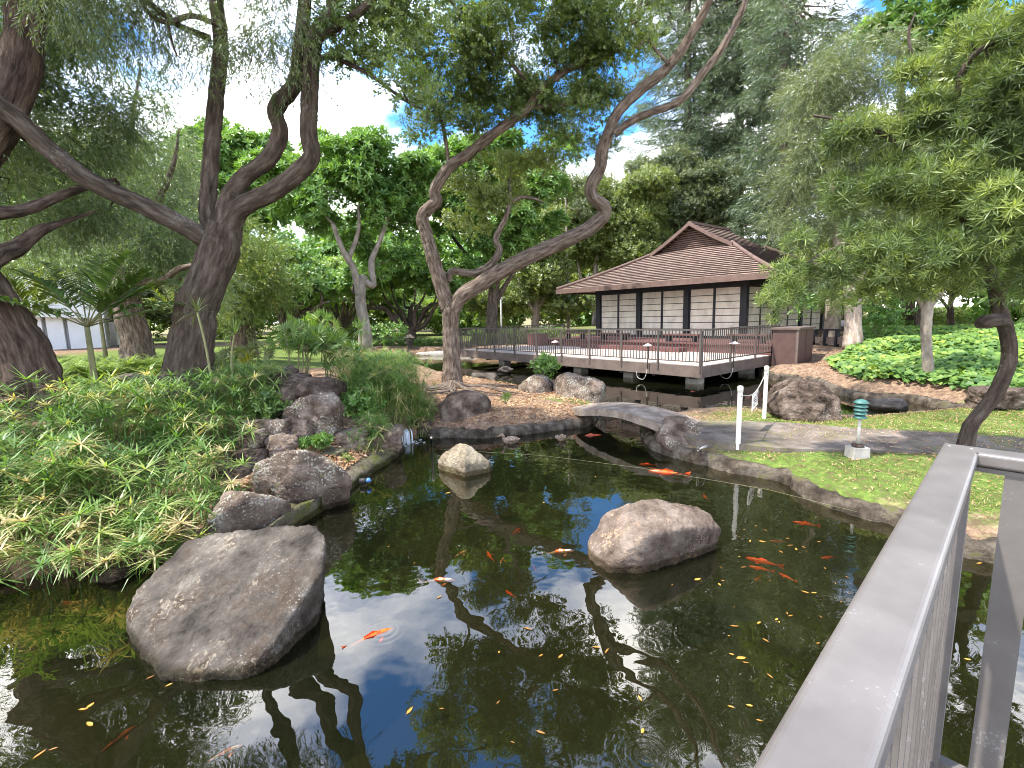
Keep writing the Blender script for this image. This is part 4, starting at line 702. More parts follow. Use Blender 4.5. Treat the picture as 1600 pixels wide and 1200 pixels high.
# right-centre yellow green fine-leaved trees
for k, (px, py, Y, lab, bl) in enumerate([
    (835, 520, 33, 'yellow-green tree with slim trunks left of the tea house roof', [(840, 450, 45, 35), (790, 470, 40, 30), (860, 410, 50, 40), (830, 400, 45, 35), (760, 470, 40, 30), (900, 470, 40, 25)]),
    (930, 510, 37, 'broad yellow-green tree immediately left above the tea house eave', [(920, 380, 60, 45), (970, 340, 60, 45), (1000, 300, 45, 35), (920, 320, 55, 40), (980, 400, 60, 30), (870, 350, 50, 50), (1000, 370, 50, 40)]),
    (1075, 500, 40, 'olive-green tree rising straight behind the tea house gable', [(1060, 310, 55, 40), (1110, 300, 50, 40), (1030, 280, 50, 40), (1085, 340, 60, 40), (1140, 340, 40, 40), (1060, 260, 30, 20)])]):
    tree('fine_leaved_tree', lab, 'tree', [limb([(px, py), (px+3, py-40), (px, py-90), (px+8, py-130)], [Y, Y], [.3, .25, .18, .1]), limb([(px, py-30), (px-20, py-70), (px-30, py-110)], [Y, Y], [.16, .1, .06]), limb([(px, py-30), (px+30, py-80), (px+45, py-120)], [Y, Y], [.16, .1, .06])],
         'bark_pale', [dict(mat='leaf_yellow' if k < 2 else 'leaf_grey', tm=T_MID, cr=.9, dens=.9, k=70, sc=3., flat=.5, blobs=[B(a_, b_, Y+rng.uniform(-1, 1), c_, d_) for a_, b_, c_, d_ in bl])], r0=.07, maxn=70)
tree('sparse_tree', 'sparse see-through small tree against the sky left of the blue gap', 'tree', [limb([(888, 525), (886, 420), (884, 320), (880, 230)], [34, 34], [.11, .08, .06, .02])], 'bark_pale',
     [dict(mat='leaf_grey', tm=T_MID, cr=.7, dens=.16, k=30, sc=2.4, blobs=[B(890, 280, 34, 35, 50), B(880, 220, 34, 30, 40), B(905, 330, 34, 30, 30)])], r0=.05, maxn=60)
# tall pines
def pine(px, Y, x0, lab, top=-330, w=95, seed=0, bot=430, dens=1.):
    r_ = np.random.default_rng(seed); b0 = P(px, 520, Y); t0 = P(px, top, Y); root = empty('tall_pine', tuple(b0), lab, 'tree', None)
    mb = MB(); mb.tube([b0, (b0+t0)/2, t0], [.42, .3, .05], 10, sub=4, bark=.05); mb.build('trunk', M['bark'], root, smooth=True)
    zb = P(px, bot, Y)[2]; H_ = t0[2]-zb; mb = MB(); pos = []; dr = []; wm = w*Y/f_px; z = zb
    while z < t0[2]-.5:
        for q in range(6):
            a_ = r_.uniform(0, 6.28); L = wm*(1-.55*(z-zb)/H_)*r_.uniform(.65, 1.1); d = np.array([math.cos(a_), math.sin(a_), 0]); c = np.array([b0[0], b0[1], z+r_.uniform(-.3, .3)])
            pts = [c, c+d*L*.4+np.array([0, 0, -.02*L]), c+d*L*.75+np.array([0, 0, -.03*L]), c+d*L+np.array([0, 0, .08*L])]
            mb.tube(pts, [.06, .045, .03, .01], 4); cc = catmull(pts, 8)
            n = int(L*11*dens); t_ = r_.uniform(.12, 1, n)*(len(cc)-1); i0 = np.minimum(t_.astype(int), len(cc)-2); pp = cc[i0]+(cc[i0+1]-cc[i0])*(t_-i0)[:, None]
            sd = np.array([-d[1], d[0], 0]); s_ = r_.uniform(-1, 1, n)
            pp = pp+sd*(s_*.55)[:, None]+r_.normal(size=(n, 3))*.10; pos.append(pp); dr.append(d*.6+sd*s_[:, None]+np.array([0, 0, -.35])+r_.normal(size=(n, 3))*.25)
        z += .62
    mb.build('branches', M['bark'], root, smooth=True); pos = np.vstack(pos); dr = np.vstack(dr)
    V, F, R = scatter(pos, dr, T_PINE, r_.uniform(.6, 1.15, len(pos))); mk('crown', V, F, M['leaf_pine'], root, R); return root
pine(1075, 44, 0, 'tall blue-green pine against the sky, leftmost of the tall pines', w=105, dens=1.5, seed=1, bot=300)
pine(1155, 42, 0, 'tall feathery pine directly above the tea house ridge, middle of the tall pines', w=105, dens=1.5, seed=2, bot=380)
pine(1228, 33, 0, 'dark-trunked tall pine right of the tea house roof, rightmost of the tall pines', w=100, dens=1.4, seed=3, bot=440)
tree('weeping_tree', 'grey-green weeping tree between the tall pines and the strap-leaved crown', 'tree', [limb([(1332, 545), (1333, 500), (1330, 460), (1315, 400), (1300, 300), (1290, 180)], [16.5, 17.5], [.32, .24, .25, .2, .12, .06]), limb([(1330, 460), (1355, 420), (1380, 360)], [16.6, 17], [.14, .1, .05])], 'bark_peel',
     [dict(mat='leaf_grey', tm=T_WIL, cr=.65, dens=.8, k=50, sc=1.7, hang=.9, upb=.2, flat=1, blobs=[B(1290, 110, 17.5, 60, 40), B(1260, 160, 17.5, 35, 40), B(1330, 160, 17.5, 60, 50), B(1280, 230, 17.5, 55, 50), B(1260, 300, 17.5, 45, 40), B(1350, 260, 17.5, 60, 60), B(1300, 350, 17, 60, 40), B(1380, 350, 17, 60, 50), B(1360, 100, 17.5, 50, 40), B(1430, 300, 17.5, 60, 60), B(1230, 350, 17.5, 30, 30), B(1300, 430, 17, 40, 20)])], r0=.05, maxn=110)
tree('broadleaf_tree', 'bright green big-leaved tree top at the upper right, above the weeping tree', 'tree', [limb([(1420, 500), (1415, 350), (1410, 200), (1405, 80)], [21, 21], [.25, .2, .15, .1])], 'bark',
     [dict(mat='leaf_broad', tm=T_ROS, cr=.9, dens=.55, k=50, sc=1.9, upb=.9, blobs=[B(1400, 25, 21, 50, 35), B(1450, 50, 21, 50, 40), B(1390, 60, 21, 35, 22), B(1480, 0, 21, 70, 40), B(1430, -60, 21, 90, 50)])], r0=.06, maxn=40)
# right bank slim trees
tree('sapling', 'slim pale-barked tree standing in the leafy ground-cover slope', 'tree', [limb([(1451, 596), (1449, 560), (1447, 520), (1449, 485), (1455, 455)], [11.2, 11.2], [.13, .105, .10, .11, .08]), limb([(1448, 490), (1430, 460), (1400, 430)], [11.2, 11.5], [.06, .05, .02]), limb([(1452, 480), (1475, 450), (1500, 400)], [11.2, 11], [.07, .05, .02])], 'bark_pale',
     [dict(mat='leaf_yellow', tm=T_SHRUB, cr=.45, dens=.5, k=36, sc=1.7, blobs=[B(1400, 455, 11.5, 50, 22), B(1470, 440, 11.2, 60, 25), B(1440, 400, 11.5, 70, 35), B(1360, 460, 12, 45, 18), B(1520, 400, 11, 50, 40)])], r0=.03, maxn=70)
for px, py, Y, w, lab, ml in ((1437, 520, 20, .16, 'dark short-trunked tree behind the ground cover, left of the sapling trunk', 'leaf_broad'), (1486, 512, 21, .13, 'slender grey trunk behind the ground cover, right of the sapling trunk', 'leaf_yellow'), (1550, 505, 23, .2, 'tree at the far right edge behind the crooked trunk', 'leaf_broad')):
    tree('background_tree', lab, 'tree', [limb([(px, py), (px-1, py-30), (px+2, py-60)], [Y, Y], [w, w*.8, w*.6]), limb([(px, py-25), (px-25, py-55), (px-45, py-75)], [Y, Y], [w*.5, w*.35, .03])], 'bark', [dict(mat=ml, tm=T_BUSH, cr=.7, dens=.5, k=30, sc=1.8, blobs=[B(px-25, py-75, Y, 40, 18), B(px+20, py-85, Y, 45, 22), B(px-5, py-115, Y, 60, 30)])], r0=.05, maxn=30)
# palms with grey skirts on the right, beyond the tea house
def fan(n, l, w, seed, spread=2.2):
    r_ = random.Random(seed); L = []
    for i in range(n):
        t_ = -spread/2+spread*i/(n-1); L.append(((0, 0, 0), (math.sin(t_), r_.uniform(-.08, .08), math.cos(t_)), (math.cos(t_), .5*(-1)**i, -math.sin(t_)), l*r_.uniform(.85, 1.1), w, .12))
    return leafquads(L)
T_FAN = [fan(13, .42, .05, k, 2.8) for k in range(3)]
def fanpalm(px, py, Y, h, n, sc, lab, matl='leaf_palm', trunk=.03, stems=1, name='fan_palm', cat='palm', group=None, spread=.35, dead=False):
    b = np.array(P(px, py, Y)); root = empty(name, tuple(b), lab, cat, group); mb = MB(); pos, dr = [], []
    for s_ in range(stems):
        o_ = np.array([rng.uniform(-spread, spread), rng.uniform(-spread, spread), 0])*(stems > 1); hh = h*rng.uniform(.35, 1.1) if stems > 1 else h; top = b+o_*1.5+np.array([0, 0, hh])
        mb.tube([b+o_+np.array([0, 0, -.1]), b+o_*1.2+np.array([.02, 0, hh*.5]), top], [trunk*1.2, trunk, trunk], 7, sub=2)
        for k in range(n):
            a_ = 2.4*k+rng.uniform(-.3, .3); e = rng.uniform(-.2, 1.2); d = np.array([math.cos(a_)*math.cos(e), math.sin(a_)*math.cos(e), math.sin(e)]); L = .42*sc*rng.uniform(.7, 1.1)
            mb.tube([top, top+d*L*.6, top+d*L+np.array([0, 0, -.06*sc])], [.008*sc]*3, 4); pos.append(top+d*L+np.array([0, 0, -.06*sc])); dr.append(d+np.array([0, 0, -.25]))
    mb.build('stem', M['stem'] if not dead else M['bark_pale'], root, smooth=True)
    V, F, R = scatter(np.array(pos), np.array(dr), T_FAN, sc*rng.uniform(.85, 1.15, len(pos))); mk('fronds', V, F, M[matl], root, R); return root
fanpalm(1298, 540, 20, 2.0, 14, 1.6, 'shaggy fan palm with a brown skirt right of the tea house', trunk=.3, dead=True)
fanpalm(1352, 505, 24, 1.0, 12, 2., 'low fan palm behind the white-barked trunk', matl='leaf_lime', trunk=.15)
fanpalm(662, 512, 40, 1.5, 12, 2.4, 'small distant fan palm seen just left of the forked trunk', matl='leaf_lime', trunk=.12)

# ================================================================ UNDERSTORY
def curveblades(bases, dirs, L, w, droop, seg=3):
    """thin arching blades: n x seg quads. bases(n,3) dirs(n,3) unit, L(n) w(n)"""
    n = len(bases); t_ = np.linspace(0, 1, seg+1); side = np.cross(dirs, np.array([0, 0, 1.])); side /= np.linalg.norm(side, axis=1)[:, None]+1e-9
    p = bases[:, None, :]+dirs[:, None, :]*(L[:, None]*t_)[..., None]; p[..., 2] -= (droop*L)[:, None]*t_**2.2
    wd = w[:, None]*np.array([.7, 1, .75, .12]) if seg == 3 else w[:, None]*np.linspace(1, .15, seg+1)
    A = p+side[:, None, :]*wd[..., None]/2; Bq = p-side[:, None, :]*wd[..., None]/2; V = np.stack([A, Bq], 2).reshape(n, -1, 3); k = (seg+1)*2
    f0 = np.array([[2*i, 2*i+1, 2*i+3, 2*i+2] for i in range(seg)]); F = f0[None]+(np.arange(n)*k)[:, None, None]
    return V.reshape(-1, 3), F.reshape(-1, 4)
def umbrella_sedge(pts, hts, rad, mat, name, label, cat, kind=None, nb=16, lean=.25, w=.011, dry=.08):
    Vs, Fs, Rs, off = [], [], [], 0
    n = len(pts); le = rng.normal(size=(n, 2))*lean; top = pts+np.c_[le*hts[:, None], hts]
    sd = top-pts; L = np.linalg.norm(sd, axis=1); V, F = curveblades(pts, sd/L[:, None], L, np.full(n, .009), np.zeros(n), 1); r = rng.random(n)*.4
    Vs.append(V); Fs.append(F+off); off += len(V); Rs.append(r)
    B_, D_, LL, R_ = [], [], [], []
    for k in range(nb):
        a_ = rng.uniform(0, 2*math.pi, n); e = rng.uniform(-.35, .8, n); B_.append(top); D_.append(np.stack([np.cos(a_)*np.cos(e), np.sin(a_)*np.cos(e), np.sin(e)], 1)); LL.append(rad*rng.uniform(.7, 1.2, n))
    hr = rng.random(n); hr = np.where(hr < dry, 1.0, hr*.8); R_ = np.tile(hr, nb)
    B_ = np.vstack(B_); D_ = np.vstack(D_); LL = np.concatenate(LL); V, F = curveblades(B_, D_, LL, np.full(len(B_), w), rng.uniform(.05, .3, len(B_)), 3)
    Vs.append(V); Fs.append(F+off); Rs.append(np.repeat(R_*.9+rng.random(len(R_))*.1, 3))
    o = mk(name, np.vstack(Vs), np.vstack(Fs), M[mat], None, np.concatenate(Rs)); tag(o, label, cat, kind=kind); return o
def inpoly(poly, n, sd=None):
    poly = np.array(poly); lo, hi = poly.min(0), poly.max(0); r_ = []
    while len(r_) < n:
        q = rng.uniform(lo, hi, (n*3, 2)); c = np.zeros(len(q), bool)
        for i in range(len(poly)):
            a_, b_ = poly[i], poly[(i+1) % len(poly)]; cc = ((a_[1] > q[:, 1]) != (b_[1] > q[:, 1])); c ^= cc & (q[:, 0] < (b_[0]-a_[0])*(q[:, 1]-a_[1])/(b_[1]-a_[1]+1e-12)+a_[0])
        r_ += list(q[c])
    q = np.array(r_[:n]); z, s = terr(q[:, 0], q[:, 1]); return np.c_[q, z], s
# left bank sedge, one continuous mass
p, s = inpoly([(-7.5, 3.4), (-4.6, 3.75), (-3.3, 3.98), (-2.95, 4.5), (-3.2, 5.0), (-3.6, 5.5), (-3.85, 6.2), (-3.95, 7.0), (-4.0, 7.3), (-4.6, 7.0), (-5.4, 6.4), (-7.5, 6.0)], 150)
q_ = np.repeat(p, 7, 0); ag = rng.uniform(0, 6.28, len(q_)); rd_ = .05+.22*rng.random(len(q_)); q_[:, 0] += np.cos(ag)*rd_; q_[:, 1] += np.sin(ag)*rd_; zq, s = terr(q_[:, 0], q_[:, 1]); q_[:, 2] = zq; p = q_; ch = np.repeat(rng.uniform(.55, 1.15, len(p)//7), 7)
p[:, 2] = np.maximum(p[:, 2], 0.02); o = umbrella_sedge(p, np.where(s < .35, rng.uniform(.12, .4, len(p)), rng.uniform(.3, .8, len(p))*ch), rng.uniform(.15, .29, len(p)), 'leaf_sedge', 'umbrella_sedge', 'mass of umbrella sedge with radiating thin blades covering the left bank', 'sedge', kind='stuff', nb=20, w=.015, dry=.14)
p, s = inpoly([(-7.5, 3.9), (-3.4, 3.95), (-2.95, 4.6), (-3.6, 5.6), (-4.0, 7.2), (-5.4, 6.4), (-7.5, 6)], 3000); p[:, 2] = np.maximum(p[:, 2], .0)
d = rng.normal(size=(len(p), 3))*.5+np.array([0, 0, .8]); d /= np.linalg.norm(d, axis=1)[:, None]; V, F = curveblades(p, d, rng.uniform(.2, .5, len(p)), np.full(len(p), .012), rng.uniform(.1, .6, len(p)), 3)
tag(mk('undergrowth', V, F, M['leaf_sedge_far'], None, np.repeat(rng.random(len(p)), 3)), 'dark grassy undergrowth below the umbrella sedge on the left bank', 'undergrowth', kind='stuff')
# sedge clump individuals
def sedge_clump(poly, n, h, r, lab, mat='leaf_sedge_far', nb=16, under_n=600, name='sedge_clump', dry=.1):
    p, s = inpoly(poly, n); p[:, 2] = np.maximum(p[:, 2], .02); root = empty(name, (p[:, 0].mean(), p[:, 1].mean(), p[:, 2].min()), lab, 'sedge')
    o = umbrella_sedge(p, rng.uniform(h*.4, h, n), rng.uniform(r*.7, r*1.15, n), mat, 'stems', None, None, nb=nb, dry=dry); o.parent = root; o.location = Vector(o.location)-root.location
    p, s = inpoly(poly, under_n); p[:, 2] = np.maximum(p[:, 2], 0); d = rng.normal(size=(len(p), 3))*.45+np.array([0, 0, .8]); d /= np.linalg.norm(d, axis=1)[:, None]
    V, F = curveblades(p, d, rng.uniform(h*.4, h*.9, len(p)), np.full(len(p), .013), rng.uniform(.1, .6, len(p)), 3); mk('grass_blades', V, F, M[mat], root, np.repeat(rng.random(len(p)), 3)); return root
sedge_clump([(-3.1, 8.7), (-2.55, 8.1), (-2.0, 8.5), (-1.75, 8.95), (-1.8, 9.8), (-2.4, 10.8), (-3.6, 10.4)], 420, .95, .24, 'tall sedge clump between the rock pile and the forked tree, above the waterfall', under_n=1300)
sedge_clump([(-3.7, 9.6), (-2.5, 10.5), (-2.6, 12), (-4, 12)], 200, .9, .24, 'sedge growing behind the tall clump, nearer the back pond', under_n=500)
sedge_clump([(-5, 7.3), (-4.0, 7.3), (-3.95, 8.0), (-4.0, 8.8), (-4.9, 8.5)], 260, .6, .22, 'dark sedge clump between the big left tree and the rock pile', under_n=900)
sedge_clump([(-2.42, 7.0), (-2.1, 7.1), (-2.0, 7.6), (-2.35, 7.9)], 42, .42, .2, 'yellow-green sedge tuft on the kerb below the rock pile', mat='leaf_sedge', under_n=160)
sedge_clump([(-1.95, 8.5), (-1.55, 8.7), (-1.5, 9.1), (-1.9, 9.2)], 40, .45, .2, 'drooping pale sedge tuft hanging over the waterfall', mat='leaf_sedge', under_n=220, dry=.35)
def bush(px, py, Y, rx, ry, lab, mat='leaf_strap', tm=None, sc=1., cr=.12, dens=.6, k=16, cat='shrub', name='shrub', stems=7, g=None):
    c = np.array(P(px, py, Y)); s_ = Y/f_px; b = c-np.array([0, 0, ry*s_*1.0]); root = empty(name, tuple(b), lab, cat, g); ob, C_ = crown(root, mat, [B(px, py, Y, rx, ry)], tm or T_SHRUB, cr=cr, dens=dens, k=k, sc=sc, name='foliage')
    mb = MB()
    for c_ in C_[:stems]: mb.tube([b+np.array([0, 0, -.03]), (b+c_)/2+rng.normal(size=3)*.02, c_], [.009, .007, .003], 5)
    mb.build('stem', M['stem'], root, smooth=True); return root
bush(362, 795, 5.2, 42, 36, 'bright green small-leaved shrub on the bank above the largest boulder', mat='leaf_lime', sc=.75, k=12)
bush(492, 690, 6.8, 22, 13, 'small dark glossy plant sprouting on top of the big lichen slab', mat='leaf_broad', tm=T_ROS, sc=.5, cr=.09)
bush(550, 640, 8.3, 40, 34, 'leafy green shrub on the waterfall bank right of the lichen-spotted boulder', mat='leaf_broad', tm=T_BUSH, sc=.8, cr=.2, k=20)
bush(545, 725, 6.7, 9, 14, 'tiny lime seedling on the mossy kerb', mat='leaf_lime', sc=.5, cr=.06, stems=3)
bush(850, 572, 13.2, 22, 12, 'small shrub on the point behind the lichened boulders', mat='leaf_broad', tm=T_BUSH, sc=.7, cr=.15)
bush(790, 622, 9.5, 8, 7, 'tiny green weed among the fallen leaves on the peninsula', mat='leaf_lime', sc=.4, cr=.06, stems=3)
bush(600, 520, 24, 30, 12, 'low rounded shrub on the far lawn behind the tall sedge', mat='leaf_broad', tm=T_BUSH, sc=1.5, cr=.4)
bush(1262, 480, 17, 10, 18, 'dark shrub at the far corner of the tea house', mat='leaf_broad', tm=T_BUSH, sc=1.1, cr=.3)
bush(1375, 490, 17.5, 26, 38, 'dark shrub right of the white-barked trunk', mat='leaf_broad', tm=T_BUSH, sc=1.1, cr=.35)
bush(420, 640, 7.4, 30, 26, 'dark arching shrub at the left shoulder of the rock pile', mat='leaf_palm', tm=T_BUSH, sc=.7, cr=.16)
# fan palms (lady palms) and spiky plants on the mound
for px, py, Y, h, n, sc, st, lab, ml in ((455, 580, 9.6, .62, 9, .62, 6, 'lady palm with dark fans rising behind the top of the rock pile', 'leaf_palm'), (520, 585, 10.2, .8, 9, .65, 6, 'taller lady palm, right of the first and above the sedge', 'leaf_palm'), (490, 560, 11.2, .75, 8, .7, 5, 'hindmost lady palm between the other two clumps', 'leaf_sedge_far'), (395, 575, 10.5, .35, 8, .55, 4, 'low silvery fan palm right of the golden cycad', 'leaf_grey')):
    fanpalm(px, py, Y, h, n, sc, lab, matl=ml, stems=st, spread=.28, trunk=.012)
def spiky(px, py, Y, h, n, l, w, lab, mat='leaf_palm', name='dracaena', bend=0., e0=-.5, e1=1.4, tr=.02, cat='spiky plant', droop=.25):
    b = np.array(P(px, py, Y)); root = empty(name, tuple(b), lab, cat); top = b+np.array([bend, 0, h]); mb = MB(); mb.tube([b+np.array([0, 0, -.1]), b+np.array([bend*.3, 0, h*.5]), top], [tr*1.2, tr, tr], 7, sub=3); mb.build('stem', M['stem'], root, smooth=True)
    a_ = rng.uniform(0, 6.28, n); e = rng.uniform(e0, e1, n); d = np.stack([np.cos(a_)*np.cos(e), np.sin(a_)*np.cos(e), np.sin(e)], 1)
    V, F = curveblades(np.tile(top, (n, 1)), d, l*rng.uniform(.7, 1.15, n), np.full(n, w), np.full(n, droop), 3); mk('leaves', V, F, M[mat], root, np.repeat(rng.random(n), 3)); return root
spiky(330, 590, 7.3, 1.0, 46, .42, .016, 'spiky thin-leaved dracaena against the trunk of the big left tree', bend=-.1, mat='leaf_grey', tr=.016)
spiky(362, 592, 7.6, .72, 36, .36, .018, 'shorter leaning dracaena right of the spiky one', bend=.12, tr=.014)
spiky(567, 570, 9.8, .72, 60, .36, .022, 'single-stemmed fan of narrow leaves standing above the sedge', name='cabbage_palm', tr=.015, mat='leaf_palm')
spiky(388, 578, 10.2, .12, 60, .5, .04, 'golden yellow cycad behind the rock pile', mat='leaf_gold', name='cycad', e0=.05, e1=1.2, cat='cycad', droop=.35)
# feather palm
def frond(mb, root, base, d, L, droop, leaf, nleaf, w, matn='leaf_palm', k=0):
    d = np.array(d, float); d /= np.linalg.norm(d); t_ = np.linspace(0, 1, 9); p = base+d*(L*t_)[:, None]; p[:, 2] -= droop*L*t_**2.2
    mb.tube(p, np.linspace(.012, .003, 9), 5)
    s_ = np.linspace(.22, .99, nleaf); q = np.stack([np.interp(s_, t_, p[:, i]) for i in range(3)], 1); T = np.gradient(q, axis=0); T /= np.linalg.norm(T, axis=1)[:, None]; side = np.cross(T, [0, 0, 1.]); side /= np.linalg.norm(side, axis=1)[:, None]
    ln = leaf*np.sin(np.clip(s_*.9+.15, 0, 1)*math.pi)**.6; Vs = []; Rr = []
    for sg in (-1, 1):
        dd = side*sg*.9+T*.7+np.array([0, 0, .12])+rng.normal(size=q.shape)*.09; dd /= np.linalg.norm(dd, axis=1)[:, None]; Vs.append((q, dd, ln))
    return np.vstack([v[0] for v in Vs]), np.vstack([v[1] for v in Vs]), np.concatenate([v[2] for v in Vs])
def feather_palm(b, h, nf, L, leaf, w, lab, tr=.035, e0=.1, e1=1.2, name='feather_palm', cat='palm', nleaf=26, az=None, matl='leaf_palm', lean=(0, 0)):
    b = np.array(b, float); root = empty(name, tuple(b), lab, cat); top = b+np.array([lean[0], lean[1], h]); mb = MB(); mb.tube([b+np.array([0, 0, -.15]), (b+top)/2, top], [tr*1.25, tr, tr*.8], 10, sub=3); mb.build('trunk', M['stem'], root, smooth=True)
    mb = MB(); A_, D_, Ls = [], [], []
    for k in range(nf):
        a_ = (az[k % len(az)] if az else 2.4*k)+rng.uniform(-.2, .2); e = rng.uniform(e0, e1); q = frond(mb, root, top, (math.cos(a_)*math.cos(e), math.sin(a_)*math.cos(e), math.sin(e)), L*rng.uniform(.8, 1.15), rng.uniform(.12, .38), leaf, nleaf, w)
        A_.append(q[0]); D_.append(q[1]); Ls.append(q[2])
    mb.build('frond_ribs', M['stem'], root, smooth=True); A_ = np.vstack(A_); D_ = np.vstack(D_); Ls = np.concatenate(Ls)
    V, F = curveblades(A_, D_, Ls, np.full(len(A_), w), rng.uniform(.1, .4, len(A_)), 3); mk('fronds', V, F, M[matl], root, np.repeat(rng.random(len(A_)), 3)); return root
feather_palm(G(155, 640, .85), 1.35, 12, 2.0, .50, .055, 'young feather palm with arching fronds on the left bank before the trunks', tr=.045, az=[.2, 3.0, 1.2, 2.2, 5.9, .7, 3.5, 4.6, 1.7, 2.6, .0], e0=.3, e1=1.15, nleaf=30)
feather_palm(G(150, 655, .8), .12, 6, .65, .22, .03, 'low seedling palm at the foot of the young feather palm', tr=.02, e0=.2, e1=.8, nleaf=14)
feather_palm(G(250, 640, .85), .12, 5, .6, .2, .028, 'second seedling palm, right of the young feather palm', tr=.02, e0=.2, e1=.8, nleaf=14)
for px, py, Y, hh, lab in ((278, 545, 21, 1.6, 'distant feather palm clump over the far lawn, left of the big left trunk'), (165, 555, 17, 1.5, 'feather palm clump in front of the white building'), (62, 560, 12, 1.0, 'bushy feather palm behind the nearest left trunk')):
    feather_palm(P(px, py, Y), hh, 16, 2.2, .5, .06, lab, tr=.06, e0=.2, e1=1.3, nleaf=20, matl='leaf_yellow')
# fern bank (stuff)
def ferns(poly, n, L, lab, mat='leaf_lime', name='fern_bank'):
    p, s = inpoly(poly, n); A_, D_, Ls = [], [], []; 
    for q in p:
        for k in range(7):
            a_ = rng.uniform(0, 6.28); e = rng.uniform(.4, 1.2); d = np.array([math.cos(a_)*math.cos(e), math.sin(a_)*math.cos(e), math.sin(e)]); t_ = np.linspace(.12, 1, 13); l_ = L*rng.uniform(.7, 1.1); pp = q+d*(l_*t_)[:, None]; pp[:, 2] -= .4*l_*t_**2
            sd = np.cross(d, [0, 0, 1.]); sd /= np.linalg.norm(sd)
            for sg in (-1, 1): A_.append(pp); D_.append(np.tile(sd*sg*.9+d*.45, (13, 1))); Ls.append(l_*.22*(1.1-t_))
    A_ = np.vstack(A_); D_ = np.vstack(D_); Ls = np.concatenate(Ls); V, F = curveblades(A_, D_, Ls, Ls*.5, np.full(len(A_), .15), 1)
    return tag(mk(name, V, F, M[mat], None, rng.random(len(A_))), lab, 'ferns', kind='stuff')
ferns([(-14, 8.3), (-9.0, 9.4), (-7.2, 11.4), (-8.2, 13.6), (-15, 14)], 800, 1.0, 'bank of bright ferns behind the left tree trunks')
ferns([(-8.6, 7.4), (-7.2, 8.3), (-7.5, 10.0), (-9.5, 9.6)], 70, .6, 'patch of ferns beside the nearest left trunk', name='fern_patch')
# heart-leaf ground cover on the right slope
T_HEART = []
for k in range(3):
    L_l = []
    for i in range(4):
        t_ = 2.1*i+k; e = random.uniform(.2, .7); a_ = np.array([math.cos(t_)*math.cos(e), math.sin(t_)*math.cos(e), math.sin(e)*.4]); L_l.append((a_*.05+np.array([0, 0, .12+.03*i]), a_, (-math.sin(t_), math.cos(t_), random.uniform(-.4, .4)), .17, .15, .25))
    T_HEART.append(leafquads(L_l))
cover = [tuple(G(x, y, .45)[:2]) for x, y in ((1345, 556), (1296, 572), (1290, 592), (1335, 604), (1380, 611), (1425, 618), (1490, 626), (1530, 614), (1640, 610))]+[(16, 9.5), (20, 14), (21, 20), (15.5, 21), (13.4, 18.6), (12.4, 16.8)]
p, s = inpoly(cover, 14000); k_ = s > .42; p = p[k_]
p[:, 2] += .02; d = rng.normal(size=(len(p), 3))*.28+np.array([-.15, -.3, 1]); V, F, R = scatter(p, d, T_HEART, rng.uniform(.6, 1.15, len(p)))
tag(mk('ground_cover', V, F, M['leaf_cover'], None, R), 'bright heart-leaved ground cover over the slope behind the right pond', 'ground cover', kind='stuff')
# grass blades and litter
def grass(poly, n, h, lab, name='grass'):
    p, s = inpoly(poly, n); k_ = (s > .26) & (grassy(p[:, 0], p[:, 1]) > rng.random(n)*.9)
    nz = np.array([mnoise.noise(Vector((q[0]*1.7, q[1]*1.7, 5))) for q in p]); k_ &= nz > -.18+rng.normal(size=n)*.15
    dd = np.abs(p[:, 1]-(6.95-(p[:, 0]-4)*.02)) ; p = p[k_]
    return p
pathF = np.array([G(x, y, zp)[:2] for x, y in ((1062, 679), (1140, 692), (1220, 700), (1330, 703), (1450, 707), (1600, 714), (1900, 740))]); pathB = np.array([G(x, y, zp)[:2] for x, y in ((1093, 657), (1200, 659), (1270, 663), (1330, 668), (1450, 674), (1600, 684), (1900, 705))])
def offpath(p):
    o1 = np.argsort(pathF[:, 0]); o2 = np.argsort(pathB[:, 0]); yf = np.interp(p[:, 0], pathF[o1, 0], pathF[o1, 1]); yb = np.interp(p[:, 0], pathB[o2, 0], pathB[o2, 1]); return (p[:, 1] < yf-.03) | (p[:, 1] > yb+.03) | (p[:, 0] < 2.9)
p = np.vstack([grass([(2.5, 8.9), (3, 6.6), (3.9, 5.6), (4.1, 4.6), (4.6, 3.9), (8, 2.6), (9, 8.6), (6, 9.3)], 36000, .04, ''), grass([(3.8, 9.9), (3.6, 8), (9, 7.5), (12, 8.3), (9.5, 9.6), (6, 9)], 16000, .04, ''), grass([(.4, 11.5), (.6, 10.2), (2.2, 10.4), (2.2, 12)], 1500, .04, '')]); p = p[offpath(p)]
d = rng.normal(size=(len(p), 3))*.5+np.array([0, 0, .8]); d /= np.linalg.norm(d, axis=1)[:, None]; V, F = curveblades(p-np.array([0, 0, .01]), d, rng.uniform(.03, .10, len(p)), np.full(len(p), .009), rng.uniform(.1, .6, len(p)), 1)
tag(mk('lawn_grass', V, F, M['grass'], None, rng.random(len(p))), 'short patchy lawn grass beside the path and kerb', 'grass', kind='stuff')
def litter(poly, n, name, lab, smin=.02, smax=.06, on=None, zoff=.012):
    p, s = inpoly(poly, n); k_ = s > .05; p = p[k_]
    if on is not None: p[:, 2] = on
    n = len(p); T1 = leafquads([((-.5, 0, 0), (1, 0, .1), (0, 1, .3), 1., .3, .1)])
    d = rng.normal(size=(n, 3))*.3+np.array([0, 0, 1]); V, F, R = scatter(p+np.array([0, 0, zoff]), d, [T1], rng.uniform(smin, smax, n)); return tag(mk(name, V, F, M['litter'], None, R), lab, 'fallen leaves', kind='stuff')
